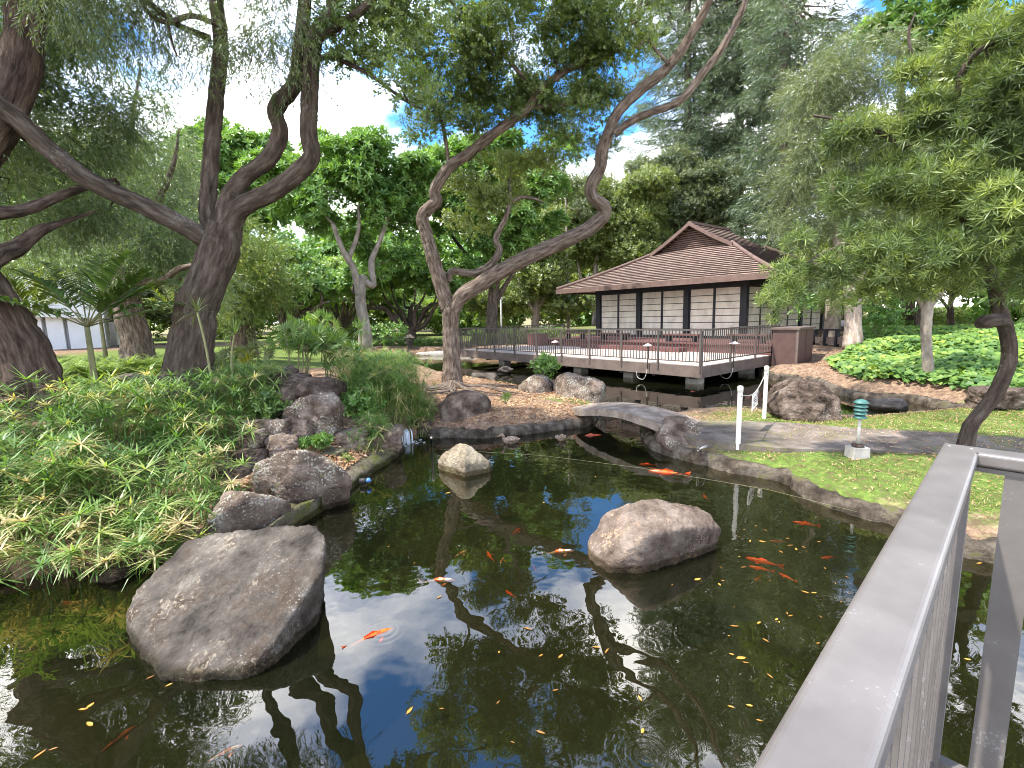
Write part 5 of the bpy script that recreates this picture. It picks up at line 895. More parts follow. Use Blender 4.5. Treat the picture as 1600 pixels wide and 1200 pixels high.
litter([(-1.6, 8.7), (.7, 8.9), (1.8, 10), (2.2, 11.5), (.5, 12.8), (-1.5, 14), (-2.3, 12), (-2.1, 9.5)], 9000, 'leaf_litter', 'tan fallen leaves covering the tree peninsula', .03, .10)
litter([(-3.3, 5.2), (-2.4, 5.6), (-2.2, 7), (-2.6, 8), (-3.4, 7)], 2200, 'leaf_litter', 'rusty needles and dry leaves between the stones of the rock pile', .04, .12, zoff=.03)
litter([(2.6, 8.8), (3, 6.6), (4.2, 4.2), (8, 2.8), (9, 9), (5, 9.5)], 9000, 'leaf_litter', 'dry leaves scattered over the right-hand lawn and path', .02, .055, zoff=.03)
litter([(9.3, 17.6), (9.6, 12.2), (11, 11), (12.5, 15), (11, 18)], 2600, 'leaf_litter', 'reddish leaves along the kerb below the ground cover', .04, .1)
litter([(-8.5, 6.5), (-4, 7), (-4.5, 12.5), (-9, 12.5)], 3500, 'leaf_litter', 'brown leaves on the bare soil under the left trees', .04, .1)

# far masses
def mass(blobs, mat, name, lab, cat='trees', cr=1.6, dens=2.4, k=90, sc=1.6, tm=T_FAR):
    C_ = clumps([B(*b) for b in blobs], cr, dens)[:1400]; n = len(C_); d = rng.normal(size=(n, k, 3)); d /= np.linalg.norm(d, axis=2)[..., None]
    p = (C_[:, None, :]+d*cr*(.4+.6*rng.random((n, k, 1)))).reshape(-1, 3); V, F, R = scatter(p, d.reshape(-1, 3)+np.array([0, 0, .4]), tm, sc*rng.uniform(.7, 1.2, len(p)))
    return tag(mk(name, V, F, M[mat], None, R), lab, cat, kind='stuff')
mass([(x, 470+12*math.sin(x*.05), 46, 60, 45, 3) for x in range(-60, 900, 75)], 'leaf_lime', 'far_wood', 'pale sunlit wood closing the view beyond the far lawn')
mass([(x, 430+14*math.sin(x*.03), 60, 90, 70, 4) for x in range(-150, 1000, 120)], 'leaf_broad', 'far_wood', 'taller dark wood behind the pale sunlit wood', cr=2.2, sc=2.4)
mass([(x, (440 if x < 1300 else 425)+16*math.sin(x*.06), 44, 70, 45, 3) for x in range(860, 1900, 85)], 'leaf_yellow', 'far_wood', 'yellow-green wood beyond the tea house and right slope', cr=1.7)
mass([(x, 330+30*math.sin(x*.04), 30, 60, 60, 3) for x in range(-60, 200, 60)]+[(x, 430, 34, 60, 60, 3) for x in range(170, 330, 60)], 'leaf_grey', 'far_wood', 'soft grey-green wood high behind the left trees', cr=1.2, sc=1.3)
mass([(x, 300+70*math.sin(x*.02), 26, 70, 90, 3) for x in range(1380, 1750, 60)]+[(x, 405, 27, 60, 42, 3) for x in range(1340, 1750, 60)]+[(1560, 120, 24, 80, 90, 3), (1500, 200, 24, 60, 60, 3)], 'leaf_yellow', 'far_wood', 'sunlit wood behind the strap-leaved crown at right', cr=1.1, sc=1.1)
mass([(-150, 480, 20, 100, 90), (-120, 350, 16, 120, 100), (1750, 420, 16, 120, 100), (1800, 250, 14, 120, 120)], 'leaf_broad', 'far_wood', 'dense green wood at the outer sides of the garden', cr=1.2)
def hedge(x0, x1, y0, y1, Y, lab, mat='leaf_broad', dep=.8):
    a_ = np.array(P(x0, y1, Y)); b_ = np.array(P(x1, y1, Y)); h_ = P(x0, y0, Y)[2]-a_[2]; L = np.linalg.norm(b_-a_); n = int(L*260); t_ = rng.random(n); p = a_+(b_-a_)*t_[:, None]+np.c_[np.zeros(n), rng.uniform(-dep/2, dep/2, n), np.zeros(n)]
    fc = rng.random(n); p[:, 2] = np.where(fc < .5, a_[2]+h_*(.95+.05*rng.random(n)), a_[2]+h_*rng.random(n)); p[:, 1] = np.where(fc >= .5, a_[1]+(b_-a_)[1]*t_-dep/2+.1*rng.random(n), p[:, 1])
    d = rng.normal(size=(n, 3))*.6+np.array([0, -.3, .5]); V, F, R = scatter(p, d, T_SHRUB, rng.uniform(1, 1.8, n)); root = empty('hedge', tuple((a_+b_)/2), lab, 'hedge')
    mk('foliage', V, F, M[mat], root, R); MB().box((a_+b_)/2+np.array([0, .08, h_*.45]), (L/2-.1, dep/2-.08, h_*.45)).build('inner_growth', M['stem'], root); return root
hedge(545, 700, 536, 551, 31, 'low clipped dark hedge across the water, left of the forked trunk')
hedge(1345, 1520, 500, 512, 26, 'clipped light green hedge at the top of the ground-cover slope', mat='leaf_lime')
hedge(1320, 1620, 487, 499, 33, 'bright farther hedge behind the sunlit road', mat='leaf_lime')
hedge(735, 880, 520, 538, 27, 'leafy yellow-green hedge seen through the deck railing', mat='leaf_cover')
rd = mk('road', [P(1280, 500, 33)+np.array([0, 0, .0]), P(1650, 498, 33), P(1650, 512, 27), P(1280, 515, 27)], [(0, 1, 2, 3)], M['concrete']); rd['kind'] = 'structure'

# ================================================================ TEA HOUSE AND DECK
Cn = np.array([5.5, 13.8, 0.]); u = np.array([-.627, .779, 0]); v = np.array([.779, .627, 0]); zz = np.array([0, 0, 1.]); AX = (u, v, zz)
def LC(a, b, z): return Cn+a*u+b*v+z*zz
def lbox(mb, a0, a1, b0, b1, z0, z1): return mb.box(LC((a0+a1)/2, (b0+b1)/2, (z0+z1)/2), ((a1-a0)/2, (b1-b0)/2, (z1-z0)/2), AX)
DZ = .63
deck = empty('timber_deck', tuple(LC(6, 3, 0)), 'pale boarded deck on concrete piers over the back pond', 'deck')
mb = MB(); nb_ = 52
for k in range(nb_): lbox(mb, .04, 12.75, .06+k*7.6/nb_, .06+(k+1)*7.6/nb_-.012, DZ-.04, DZ)
mb.build('boards', M['deck'], deck)
mb = MB(); lbox(mb, -.02, 12.8, -.03, .03, DZ-.34, DZ-.012); mb.build('front_fascia', M['wood_brown'], deck)
mb = MB(); lbox(mb, -.055, .0, -.03, 5.5, DZ-.34, DZ-.014); mb.build('side_fascia', M['wood_brown'], deck)
mb = MB()
for b in (.7, 2.6, 4.5, 6.4): lbox(mb, .1, 12.6, b-.08, b+.08, DZ-.30, DZ-.05)
for a in np.arange(.4, 12.6, 1.3): lbox(mb, a-.05, a+.05, .15, 7.4, DZ-.42, DZ-.302)
mb.build('joists', M['wood_dark'], deck)
for b in (.75, 4.2):
    for a in np.arange(.6, 12.6, 2.4):
        mb = MB(); lbox(mb, a-.2, a+.2, b-.2, b+.2, -.6, .2); lbox(mb, a-.13, a+.13, b-.13, b+.13, .2, DZ-.42); mb.build('pier', M['concrete'], deck)
def far_rail(name, lab, P0, P1, nb, hooks=True):
    P0 = np.array(P0); P1 = np.array(P1); root = empty(name, tuple((P0+P1)/2), lab, 'railing'); d = (P1-P0)/np.linalg.norm(P1-P0); sd = np.cross(d, zz)
    MB().bar(P0+zz*1.05, P1+zz*1.05, .06, .045).build('top_rail', M['rail_far'], root); MB().bar(P0+zz*.12, P1+zz*.12, .035, .035).build('bottom_rail', M['rail_far'], root)
    for k in range(nb+1):
        q = P0+(P1-P0)*k/nb; MB().box(q+zz*.43-sd*.03, (.028, .028, .60), (d, sd, zz)).build('post', M['rail_far'], root)
        if k < nb:
            q1 = P0+(P1-P0)*(k+1)/nb; mb = MB(); m_ = max(3, int(np.linalg.norm(q1-q)/.118))
            for j in range(1, m_): w_ = q+(q1-q)*j/m_; mb.box(w_+zz*.58, (.011, .011, .45), (d, sd, zz))
            mb.build('baluster_panel', M['rail_far'], root)
    return root
far_rail('deck_railing', 'long brown railing along the front edge of the tea house deck', LC(0, 0, DZ), LC(12.75, 0, DZ), 9)
far_rail('deck_railing', 'short brown railing on the right side of the deck, towards the brown box', LC(0, .1, DZ), LC(0, 5.25, DZ), 3)
far_rail('deck_railing', 'railing closing the far left end of the deck', LC(12.75, .1, DZ), LC(12.75, 7.3, DZ), 5)
th = empty('tea_house', tuple(LC(6.7, 12.5, .9)), 'Japanese style tea house with brown hip-and-gable roof and cream panels', 'tea house')
A0, A1, B0, B1 = 2.66, 10.86, 8.18, 17.2; FZ = .98; WT = 3.27
mb = MB(); lbox(mb, -.1, 12.2, 4.6, B1+.2, FZ-.05, FZ); lbox(mb, 0, 12.1, 4.66, B1, .3, FZ-.052); mb.build('platform', M['wood_red'], th)
mb = MB(); lbox(mb, 3.2, 8.4, 4.0, 4.59, DZ+.003, DZ+.17); mb.build('step', M['wood_red'], th)
# walls: posts, beams, panels
mb = MB(); lbox(mb, A0-.2, A1+.2, B0-.12, B0+.12, WT, WT+.42); mb.build('front_beam', M['wood_dark'], th)
mb = MB(); lbox(mb, A0-.12, A0+.12, B0+.121, B1+.2, WT, WT+.42); mb.build('side_beam', M['wood_dark'], th)
mb = MB(); lbox(mb, A1-.12, A1+.12, B0+.121, B1+.2, WT, WT+.42); lbox(mb, A0+.121, A1-.121, B1-.12, B1+.12, WT, WT+.42); mb.build('rear_beam', M['wood_dark'], th)
for a in np.linspace(A0, A1, 4): mb = MB(); lbox(mb, a-.13, a+.13, B0-.13, B0+.13, FZ, WT-.003 if False else WT+.48); mb.build('post', M['wood_dark'], th)
for b in np.linspace(B0, B1, 4)[1:]: mb = MB(); lbox(mb, A0-.13, A0+.13, b-.13, b+.13, FZ, WT+.48); mb.build('post', M['wood_dark'], th)
def panel(o0, o1, along, fixed, n=7):
    """cream panel with thin dark rails, a child of the house with rails as sub-part"""
    fb = (lambda mb, s0, s1, t0, t1, z0, z1: lbox(mb, s0, s1, fixed+t0, fixed+t1, z0, z1)) if along == 'a' else (lambda mb, s0, s1, t0, t1, z0, z1: lbox(mb, fixed+t0, fixed+t1, s0, s1, z0, z1))
    mb = MB(); fb(mb, o0+.05, o1-.05, -.015, .015, FZ+.12, WT-.02); pn = mb.build('wall_panel', M['shoji'], th)
    mb = MB(); H_ = WT-.02-FZ-.12
    for k in range(1, n): z = FZ+.12+H_*k/n; fb(mb, o0+.05, o1-.05, -.03, -.016, z-.014, z+.014)
    for s in (o0+.03, o1-.03): fb(mb, s-.03, s+.03, -.04, .04, FZ+.12, WT-.003)
    fb(mb, o0, o1, -.06, .06, FZ+.003, FZ+.118); mb.build('frame', M['wood_dark'], pn)
for k in range(3):
    a = A0+(A1-A0)*k/3; w_ = (A1-A0)/3
    panel(a+.13, a+w_/2, 'a', B0); panel(a+w_/2, a+w_-.13, 'a', B0)
    b = B0+(B1-B0)*k/3; w_ = (B1-B0)/3; panel(b+.13, b+w_/2, 'b', A0); panel(b+w_/2, b+w_-.13, 'b', A0)
mb = MB(); lbox(mb, A1-.02, A1+.02, B0+.13, B1-.1, FZ, WT); lbox(mb, A0+.15, A1-.15, B1-.02, B1+.02, FZ, WT); mb.build('rear_wall', M['shoji'], th)
# roof
EZ = 3.62; GZ = 5.52; RZ = 6.78; ea0, ea1, eb0, eb1 = .80, 12.85, 6.75, 18.7; ga0, ga1, gb0, gb1 = 4.75, 9.05, 11.0, 14.6; am = (ga0+ga1)/2
def curvez(t): return t-.035*math.sin(math.pi*t)   # slight sag to the slope
def slope(name, e0, e1, t0, t1, z0, z1, n, sag=True, w=.32):
    """e0->e1 eave edge (a,b), t0->t1 top edge"""
    mb = MB(); e0, e1, t0, t1 = map(np.array, (e0, e1, t0, t1))
    for i in range(n):
        f0, f1 = i/n, (i+1)/n; z_0 = z0+(z1-z0)*(curvez(f0) if sag else f0); z_1 = z0+(z1-z0)*(curvez(f1) if sag else f1)
        A_, B_ = e0+(t0-e0)*f0, e1+(t1-e1)*f0; C_, D_ = e0+(t0-e0)*f1, e1+(t1-e1)*f1; L = np.linalg.norm(B_-A_); m_ = max(2, int(L/w)); V = []; F = []; rr_ = []
        for j in range(m_+1):
            s = j/m_; p0 = A_+(B_-A_)*s; p1 = C_+(D_-C_)*s; jz = .058+.006*random.random()
            V += [LC(*p0, z_0), LC(*p0, z_0+jz), LC(*p1, z_1+.006)]
        for j in range(m_): q = 3*j; mb.add([V[q+1], V[q+4], V[q+5], V[q+2]], [(0, 1, 2, 3)]); mb.add([V[q], V[q+3], V[q+4], V[q+1]], [(0, 1, 2, 3)])
    o = mb.build(name, M['roof'], th); o.data.materials.append(M['roof_butt_shadow']); o.data.polygons.foreach_set('material_index', np.arange(len(o.data.polygons), dtype=np.int32) % 2); return o
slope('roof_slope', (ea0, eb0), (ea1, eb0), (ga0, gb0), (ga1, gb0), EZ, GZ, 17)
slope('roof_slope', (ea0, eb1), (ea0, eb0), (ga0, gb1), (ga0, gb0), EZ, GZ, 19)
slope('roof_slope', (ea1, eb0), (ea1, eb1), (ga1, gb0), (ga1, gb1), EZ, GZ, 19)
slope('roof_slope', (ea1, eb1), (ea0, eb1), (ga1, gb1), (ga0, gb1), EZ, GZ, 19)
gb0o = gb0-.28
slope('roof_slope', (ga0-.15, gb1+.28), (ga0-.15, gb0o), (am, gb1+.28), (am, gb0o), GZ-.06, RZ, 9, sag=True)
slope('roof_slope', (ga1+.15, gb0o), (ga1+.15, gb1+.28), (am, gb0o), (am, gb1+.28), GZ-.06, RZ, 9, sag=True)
mb = MB()
for (x0, y0, x1, y1) in ((ea0, eb0, ga0, gb0), (ea1, eb0, ga1, gb0), (ea0, eb1, ga0, gb1), (ea1, eb1, ga1, gb1)):
    pts = [LC(x0+(x1-x0)*t_, y0+(y1-y0)*t_, EZ+.09+(GZ-EZ)*curvez(t_)) for t_ in np.linspace(0, 1, 9)]
    MB().tube(pts, .085, 8).build('hip_cap', M['roof_trim'], th)
MB().bar(LC(am, gb0o-.03, RZ+.08), LC(am, gb1+.3, RZ+.08), .2, .13).build('ridge_cap', M['roof_trim'], th)
mb = MB()
for sg, e in ((-1, ga0-.2), (1, ga1+.2)):
    pts = [LC(e+(am-e)*t_, gb0o-.05, GZ-.08+(RZ-GZ+.10)*curvez(t_)) for t_ in np.linspace(0, 1, 7)]
    V_ = [q+w_*v+h_*zz for q in pts for w_, h_ in ((-.045, -.1), (.045, -.1), (.045, .1), (-.045, .1))]; mb.add(V_, [(4*i+j, 4*i+(j+1) % 4, 4*i+4+(j+1) % 4, 4*i+4+j) for i in range(len(pts)-1) for j in range(4)]+[(3, 2, 1, 0), tuple(4*len(pts)-4+j for j in range(4))])
mb.build('bargeboard', M['roof_trim'], th)
mb = MB(); nl = 11
for k in range(nl):
    t_ = (k+.3)/nl; hw = (am-ga0)*(1-t_)*.97; z = GZ-.03+(RZ-GZ)*curvez(t_); mb.box(LC(am, gb0+.02, z), (hw, .05, .018), (u, (v*math.cos(.7)+zz*math.sin(.7)), np.cross(u, (v*math.cos(.7)+zz*math.sin(.7)))))
mb.build('gable_louvres', M['roof_trim'], th)
MB().add([LC(ga0+.1, gb0+.12, GZ), LC(ga1-.1, gb0+.12, GZ), LC(am, gb0+.12, RZ-.05)], [(0, 1, 2)]).build('gable_back', M['wood_dark'], th)
mb = MB()
lbox(mb, ea0-.02, ea1+.02, eb0-.03, eb0+.03, EZ-.2, EZ+.05); lbox(mb, ea0-.03, ea0+.03, eb0+.031, eb1, EZ-.2, EZ+.05); lbox(mb, ea1-.03, ea1+.03, eb0+.031, eb1, EZ-.2, EZ+.05); lbox(mb, ea0, ea1, eb1+.001, eb1+.05, EZ-.2, EZ+.05); mb.build('eave_fascia', M['roof_trim'], th)
mb = MB(); q = [LC(ea0+.05, eb0+.05, EZ-.10), LC(ea1-.05, eb0+.05, EZ-.10), LC(ea1-.05, eb1-.05, EZ-.10), LC(ea0+.05, eb1-.05, EZ-.10), LC(A0, B0, WT+.46), LC(A1, B0, WT+.46), LC(A1, B1, WT+.46), LC(A0, B1, WT+.46)]
mb.add(q, [(0, 1, 5, 4), (1, 2, 6, 5), (2, 3, 7, 6), (3, 0, 4, 7)]); mb.build('soffit', M['soffit'], th)
# benches
for k, (a0, a1, b, lab) in enumerate(((9.2, 10.6, 5.2, 'low red-brown bench at the left end of the tea house platform'), (6.6, 8.2, 5.2, 'low red-brown bench in front of the middle panels of the tea house'), (3.0, 4.6, 5.2, 'low red-brown bench in front of the right-hand panels of the tea house'), (.5, 2.0, 5.6, 'low red-brown bench at the right end of the platform, near the side railing'))):
    bn = empty('bench', tuple(LC((a0+a1)/2, b, FZ)), lab, 'bench', 'low benches on the tea house platform'); mb = MB(); lbox(mb, a0, a1, b-.2, b+.2, FZ+.27, FZ+.33); mb.build('seat', M['wood_red'], bn)
    for a in (a0+.2, a1-.2): mb = MB(); lbox(mb, a-.05, a+.05, b-.17, b+.17, FZ+.003, FZ+.267); mb.build('leg', M['wood_dark'], bn)
# boxes
bx = empty('storage_box', tuple(LC(12.1-.3, 5.4, DZ)), 'small dark red box at the left end of the platform behind the railing', 'box'); mb = MB(); lbox(mb, 11.3, 12.3, 4.0, 4.58, DZ+.003, DZ+.62); mb.build('body', M['wood_red'], bx); mb = MB(); lbox(mb, 11.26, 12.34, 3.96, 4.59, DZ+.622, DZ+.66); mb.build('lid', M['wood_brown'], bx)
K = np.array([9.5, 15.8, 0]); AXk = (u, v, zz); g_ = .36
ub = empty('utility_box', (K[0], K[1], g_), 'brown metal utility cabinet on the bank at the right end of the deck', 'cabinet')
def kb(mb, a0, a1, b0, b1, z0, z1): return mb.box(K+u*(a0+a1)/2+v*(b0+b1)/2+zz*(z0+z1)/2, ((a1-a0)/2, (b1-b0)/2, (z1-z0)/2), AXk)
mb = MB(); kb(mb, 0, .8, 0, 1.3, g_-.05, g_+1.18); mb.build('body', M['cabinet'], ub)
mb = MB(); kb(mb, -.06, .86, -.06, 1.36, g_+1.182, g_+1.25); mb.build('roof', M['wood_brown'], ub)
mb = MB(); kb(mb, -.012, -.002, .05, .62, g_+.05, g_+1.12); kb(mb, -.012, -.002, .66, 1.24, g_+.05, g_+1.12); mb.build('door', M['cabinet'], ub)
mb = MB(); kb(mb, -.02, .05, -.02, .03, g_-.04, g_+1.179); mb.build('corner_post', M['wood_brown'], ub)
ns_ = empty('notice', tuple(LC(-.06, 5.2, DZ+.8)), 'small white notice fixed to the right end post of the deck railing', 'sign'); MB().box(LC(-.07, 5.2, DZ+.82), (.008, .10, .12), AX).build('board', M['white_paint'], ns_)
mb = MB()
for k in range(3): mb.box(LC(-.082, 5.2, DZ+.77+.05*k), (.002, .06, .008), AX)
mb.build('lettering', M['ink'], ns_)
# low wooden fence right of cabinet
fn = empty('low_fence', tuple(P(1300, 545, 18.5)), 'dark low timber fence behind the brown utility cabinet', 'fence'); a_ = np.array(P(1272, 545, 19)); b_ = np.array(P(1326, 548, 17))
MB().bar(a_+zz*.75, b_+zz*.75, .14, .06).build('top_rail', M['wood_dark'], fn); MB().bar(a_+zz*.35, b_+zz*.35, .05, .26).build('board', M['wood_brown'], fn)
for k in range(4): q = a_+(b_-a_)*k/3; MB().box(q+zz*.3, (.06, .06, .42)).build('post', M['wood_dark'], fn)

# deck-side path lamps
def pathlamp(base, h, lab, cable=True, sc=1.):
    b = np.array(base, float); r_ = empty('path_lamp', tuple(b), lab, 'lamp', 'mushroom lamps along the deck edge'); MB().tube([b, b+zz*h], .02*sc, 8).build('stem', M['rail_far'], r_, smooth=True)
    MB().lathe(b+zz*h, [(.02*sc, -.02), (.15*sc, .0), (.155*sc, .012), (.09*sc, .05*sc), (.02*sc, .085*sc)], 20).build('shade', M['copper'], r_, smooth=True)
    if cable: MB().tube([b+zz*.05, b-v*.02-zz*.22+u*.05, b-zz*.36+u*.18, b-zz*.30+u*.38, b-zz*.12+u*.42], .011, 6, sub=4).build('cable', M['grey_pipe'], r_, smooth=True)
pathlamp(LC(1.75, -.09, DZ-.18), .72, 'mushroom lamp on the deck front, left of the deck corner')
pathlamp(LC(5.95, -.09, DZ-.18), .72, 'mushroom lamp on the deck front, right of the forked tree', cable=False)
pathlamp(LC(-.11, 1.75, DZ-.18), .74, 'white-topped mushroom lamp on the right side of the deck')
pathlamp(LC(-.35, 4.9, .35), .85, 'copper-topped mushroom lamp on the bank in front of the brown cabinet', cable=False)
# green louvred lamp
lb = np.array(G(1339, 712, .29)); gl_ = empty('garden_lamp', tuple(lb), 'green louvred garden lamp on a thin pole in a concrete block beside the path', 'lamp')
MB().box(lb+zz*.03, (.105, .095, .09), None, .94).build('concrete_base', M['concrete'], gl_); MB().lathe(lb+zz*.13, [(.07, 0), (.07, .02), (.03, .03), (.022, .05)], 16).build('flange', M['bark_red'], gl_, smooth=True)
MB().tube([lb+zz*.15, lb+zz*.30, lb+zz*.52], [.028, .02, .018], 10).build('pole', M['grey_pipe'], gl_, smooth=True)
mb = MB(); hz = .50
for k in range(4): mb.lathe(lb+zz*(hz+.048*k), [(.045, 0), (.078, .004), (.081, .012), (.054, .036), (.045, .04)], 24)
mb.lathe(lb+zz*(hz+.192), [(.05, 0), (.085, .006), (.088, .014), (.055, .045), (.016, .058)], 24); mb.build('louvred_head', M['verdigris'], gl_, smooth=True)
# white posts with rope and sign
p1 = np.array(G(1153, 697, .27)); p2 = np.array(G(1194, 655, .27)); tops = []
for q, h_, lab in ((p1, .84, 'nearer white post holding the rope, beside the path'), (p2, .92, 'farther white post holding the rope, beyond the path')):
    r_ = empty('white_post', tuple(q), lab, 'post'); MB().lathe(q-zz*.05, [(.033, 0), (.033, h_), (.02, h_+.002)], 18).build('shaft', M['white_paint'], r_, smooth=False)
    MB().lathe(q+zz*(h_-.05), [(.039, 0), (.040, .065), (.034, .085), (.012, .093)], 18).build('cap', M['white_paint'], r_, smooth=True); MB().box(q+zz*(h_-.11)-np.array([0, .033, 0]), (.006, .006, .006)).build('bolt', M['black'], r_); tops.append(q+zz*(h_-.1))
ra, rb = tops[0]+np.array([.045, 0, 0]), tops[1]+np.array([-.03, -.04, .03]); rp = [ra+(rb-ra)*t_-zz*.10*math.sin(math.pi*t_)*1.5 for t_ in np.linspace(0, 1, 9)]
tag(MB().tube(rp, .008, 6).build('rope', M['grey_pipe'], smooth=True), 'thin sagging rope strung between the two white posts', 'rope')
s0, s1 = np.array(rp[3]), np.array(rp[5]); dsg = s1-s0; dsg[2] = 0; dsg /= np.linalg.norm(dsg); dn = np.cross(dsg, zz); tl = s0-zz*.01; tr_ = s1-zz*.01; hh = .26; wd = (tr_-tl)
sg = empty('hanging_sign', tuple(s0), 'white warning sign hanging from the rope between the white posts', 'sign')
qs = [tl+dn*.004, tr_+dn*.004, tr_+dn*.004-zz*hh, tl+dn*.004-zz*hh]; qb = [q-dn*.008 for q in qs]; MB().add(qs+qb, [(3, 2, 1, 0), (4, 5, 6, 7), (0, 1, 5, 4), (1, 2, 6, 5), (2, 3, 7, 6), (3, 0, 4, 7)]).build('board', M['white_paint'], sg)
mb = MB()
for (x0, x1, y0, y1) in ((.72, .86, .15, .75), (.18, .3, .28, .36), (.36, .5, .25, .33), (.2, .55, .42, .5), (.2, .3, .6, .68), (.36, .55, .56, .64), (.22, .5, .74, .8)):
    for sgn in (1, -1): mb.add([tl+wd*a_-zz*hh*b_+dn*.007*sgn for a_, b_ in ((x0, y0), (x1, y0), (x1, y1), (x0, y1))], [(0, 1, 2, 3)])
mb.build('lettering', M['ink'], sg)
# pipes, waterfall
tag(MB().tube([G(674, 684, -.1), G(674, 684, .35)], .017, 10).build('pipe', M['grey_pipe'], smooth=True), 'upright grey pipe in the water beside the waterfall', 'pipe')
q = G(1091, 719, 0); tag(MB().tube([G(1104, 697, .24), G(1097, 700, .27), G(1091, 703, .27), q+zz*.2, q-zz*.1], .02, 10).build('pipe', M['grey_pipe'], smooth=True), 'bent grey pipe hooked over the kerb below the white post', 'pipe')
mb = MB(); wf = np.array([-1.93, 8.35, 0])
for k in range(16):
    o_ = np.array([rng.uniform(-.10, .12), rng.uniform(-.05, .05), 0]); t_ = rng.uniform(.14, .25); mb.tube([wf+o_+np.array([-.05, .1, t_]), wf+o_+np.array([.0, .02, t_*.8]), wf+o_+np.array([.02, -.04, 0])], [.008, .012, .016], 5)
for k in range(50):
    a_ = rng.uniform(0, 6.28); r_ = rng.uniform(.02, .35)**1; mb.box(wf+np.array([.03+math.cos(a_)*r_, -.05+math.sin(a_)*r_*.7, .006+rng.uniform(0, .02)]), (rng.uniform(.008, .025), rng.uniform(.005, .015), .004))
tag(mb.build('waterfall', M['foam'], smooth=True), 'little waterfall splashing into the pond from under the sedge', 'waterfall')
tag(MB().tube([G(672, 701, .03), G(850, 712, .02), G(1000, 731, .02), G(1200, 765, .02), G(1340, 800, .06)], .0022, 5).build('string', M['stem'], smooth=True), 'thin line stretched low across the pond', 'line')
# floodlight lying at waterline
fl = empty('pond_light', tuple(G(560, 752, .05)), 'small black pond light with blue glass lying under the big slab', 'lamp'); c_ = np.array(G(562, 752, .06)); MB().tube([c_, c_+np.array([.10, .02, .0])], .04, 12).build('housing', M['black'], fl, smooth=True); MB().lathe(c_+np.array([.12, .0, -.01]), [(.03, 0), (.035, .02), (.02, .05)], 12).build('lens', surf('blue_glass', [(.3, (.03, .10, .35)), (.7, (.10, .25, .6))], 5, rough=.2, bump=0), fl, smooth=True)
# white building
wb = empty('white_building', tuple(P(80, 545, 27)), 'white low building with terracotta roof behind the left trees', 'building'); a_ = np.array(P(-120, 548, 26)); b_ = np.array(P(165, 548, 30)); H1 = 3.9; dd = (b_-a_)/np.linalg.norm(b_-a_); sd = np.cross(dd, zz); L = np.linalg.norm(b_-a_)
def wbx(mb, s0, s1, t0, t1, z0, z1): return mb.box(a_+dd*(s0+s1)/2+sd*(t0+t1)/2+zz*(z0+z1)/2, ((s1-s0)/2, abs(t1-t0)/2, (z1-z0)/2), (dd, sd, zz))
mb = MB(); wbx(mb, 0, L, -6, -.6, -.5, 2.0); mb.build('wall', M['wall_white'], wb)
mb = MB(); wbx(mb, -.2, L+.2, -6, .3, 2.0, 4.6); mb.build('upper_wall', M['wall_white'], wb)
for k in range(8): mb = MB(); s = L*(k+.3)/8; wbx(mb, s, s+.75, -.55, -.1, -.5, 1.999); mb.build('pillar', M['wall_white'], wb)
for k in range(8): mb = MB(); s = L*(k+.3)/8+.9; wbx(mb, s, s+.3, -.6, -.585, .1, 1.8); mb.build('window', M['window'], wb)
mb = MB(); mb.add([a_+zz*4.6+sd*.5-dd*.4, b_+zz*4.6+sd*.5+dd*.4, b_+zz*6.1-sd*3.2, a_+zz*6.1-sd*3.2], [(0, 1, 2, 3)]); mb.build('roof', M['tile_orange'], wb)
sp_ = empty('stone_lantern', tuple(P(641, 548, 29)), 'weathered stone lantern on the far shore before the hedge', 'lantern'); q = np.array(P(641, 552, 29)); MB().lathe(q, [(.25, 0), (.22, .2), (.14, .25), (.14, .55), (.28, .6), (.28, .7)], 10).build('pedestal', M['rock_grey'], sp_, smooth=False); MB().lathe(q+zz*.7, [(.18, 0), (.18, .22), (.34, .24), (.1, .45), (.03, .5)], 8).build('cap', M['rock_grey'], sp_)
lp = empty('lamp_post', tuple(P(783, 520, 30)), 'slim pale lamp post behind the left part of the deck', 'lamp post'); q = np.array(P(784, 525, 30)); MB().tube([q, np.array(P(782, 466, 30))], .05, 8).build('pole', M['white_paint'], lp, smooth=True); MB().box(np.array(P(780, 465, 30)), (.18, .1, .05)).build('lamp_head', M['white_paint'], lp)

# ================================================================ NEAR RAILING
rdir = np.array([.731, .682, 0]); rdir /= np.linalg.norm(rdir); rn = np.array([rdir[1], -rdir[0], 0])  # rn points to camera side/right
RC = np.array([1.595, 1.715, 0.]); ZT = 1.7; RW = .098
nr = empty('near_railing', (1.4, 1.5, .6), 'grey painted metal railing with broad flat cap in the right foreground', 'railing')
def caprail(name, p0, p1, w, h, side, r=.012, m0=0, m1=0):
    """rounded-edge cap; mitre ends"""
    d = (p1-p0)/np.linalg.norm(p1-p0); prof = []
    for (cx, cy, a0) in ((w-r, h-r, 0), (r, h-r, 90), (r, r, 180), (w-r, r, 270)):
        for q in range(5): t_ = math.radians(a0+q*22.5); prof.append((cx+r*math.cos(t_), cy+r*math.sin(t_)))
    V = []; n = len(prof)
    for e, (pp, mt) in enumerate(((p0, m0), (p1, m1))):
        for a_, z_ in prof: V.append(pp+side*a_+zz*(z_-h)+d*mt*a_)
    F = [(i, (i+1) % n, n+(i+1) % n, n+i) for i in range(n)]+[tuple(range(n))[::-1], tuple(range(n, 2*n))]
    return mk(name, V, F, M['rail'], nr, smooth=False)
c0 = RC+zz*ZT; caprail('top_rail', RC-rdir*3.2+zz*ZT, c0, RW, .05, rn, m1=-1)
caprail('top_rail', c0, c0+rn*3.2, RW, .05, -rdir, m0=1)
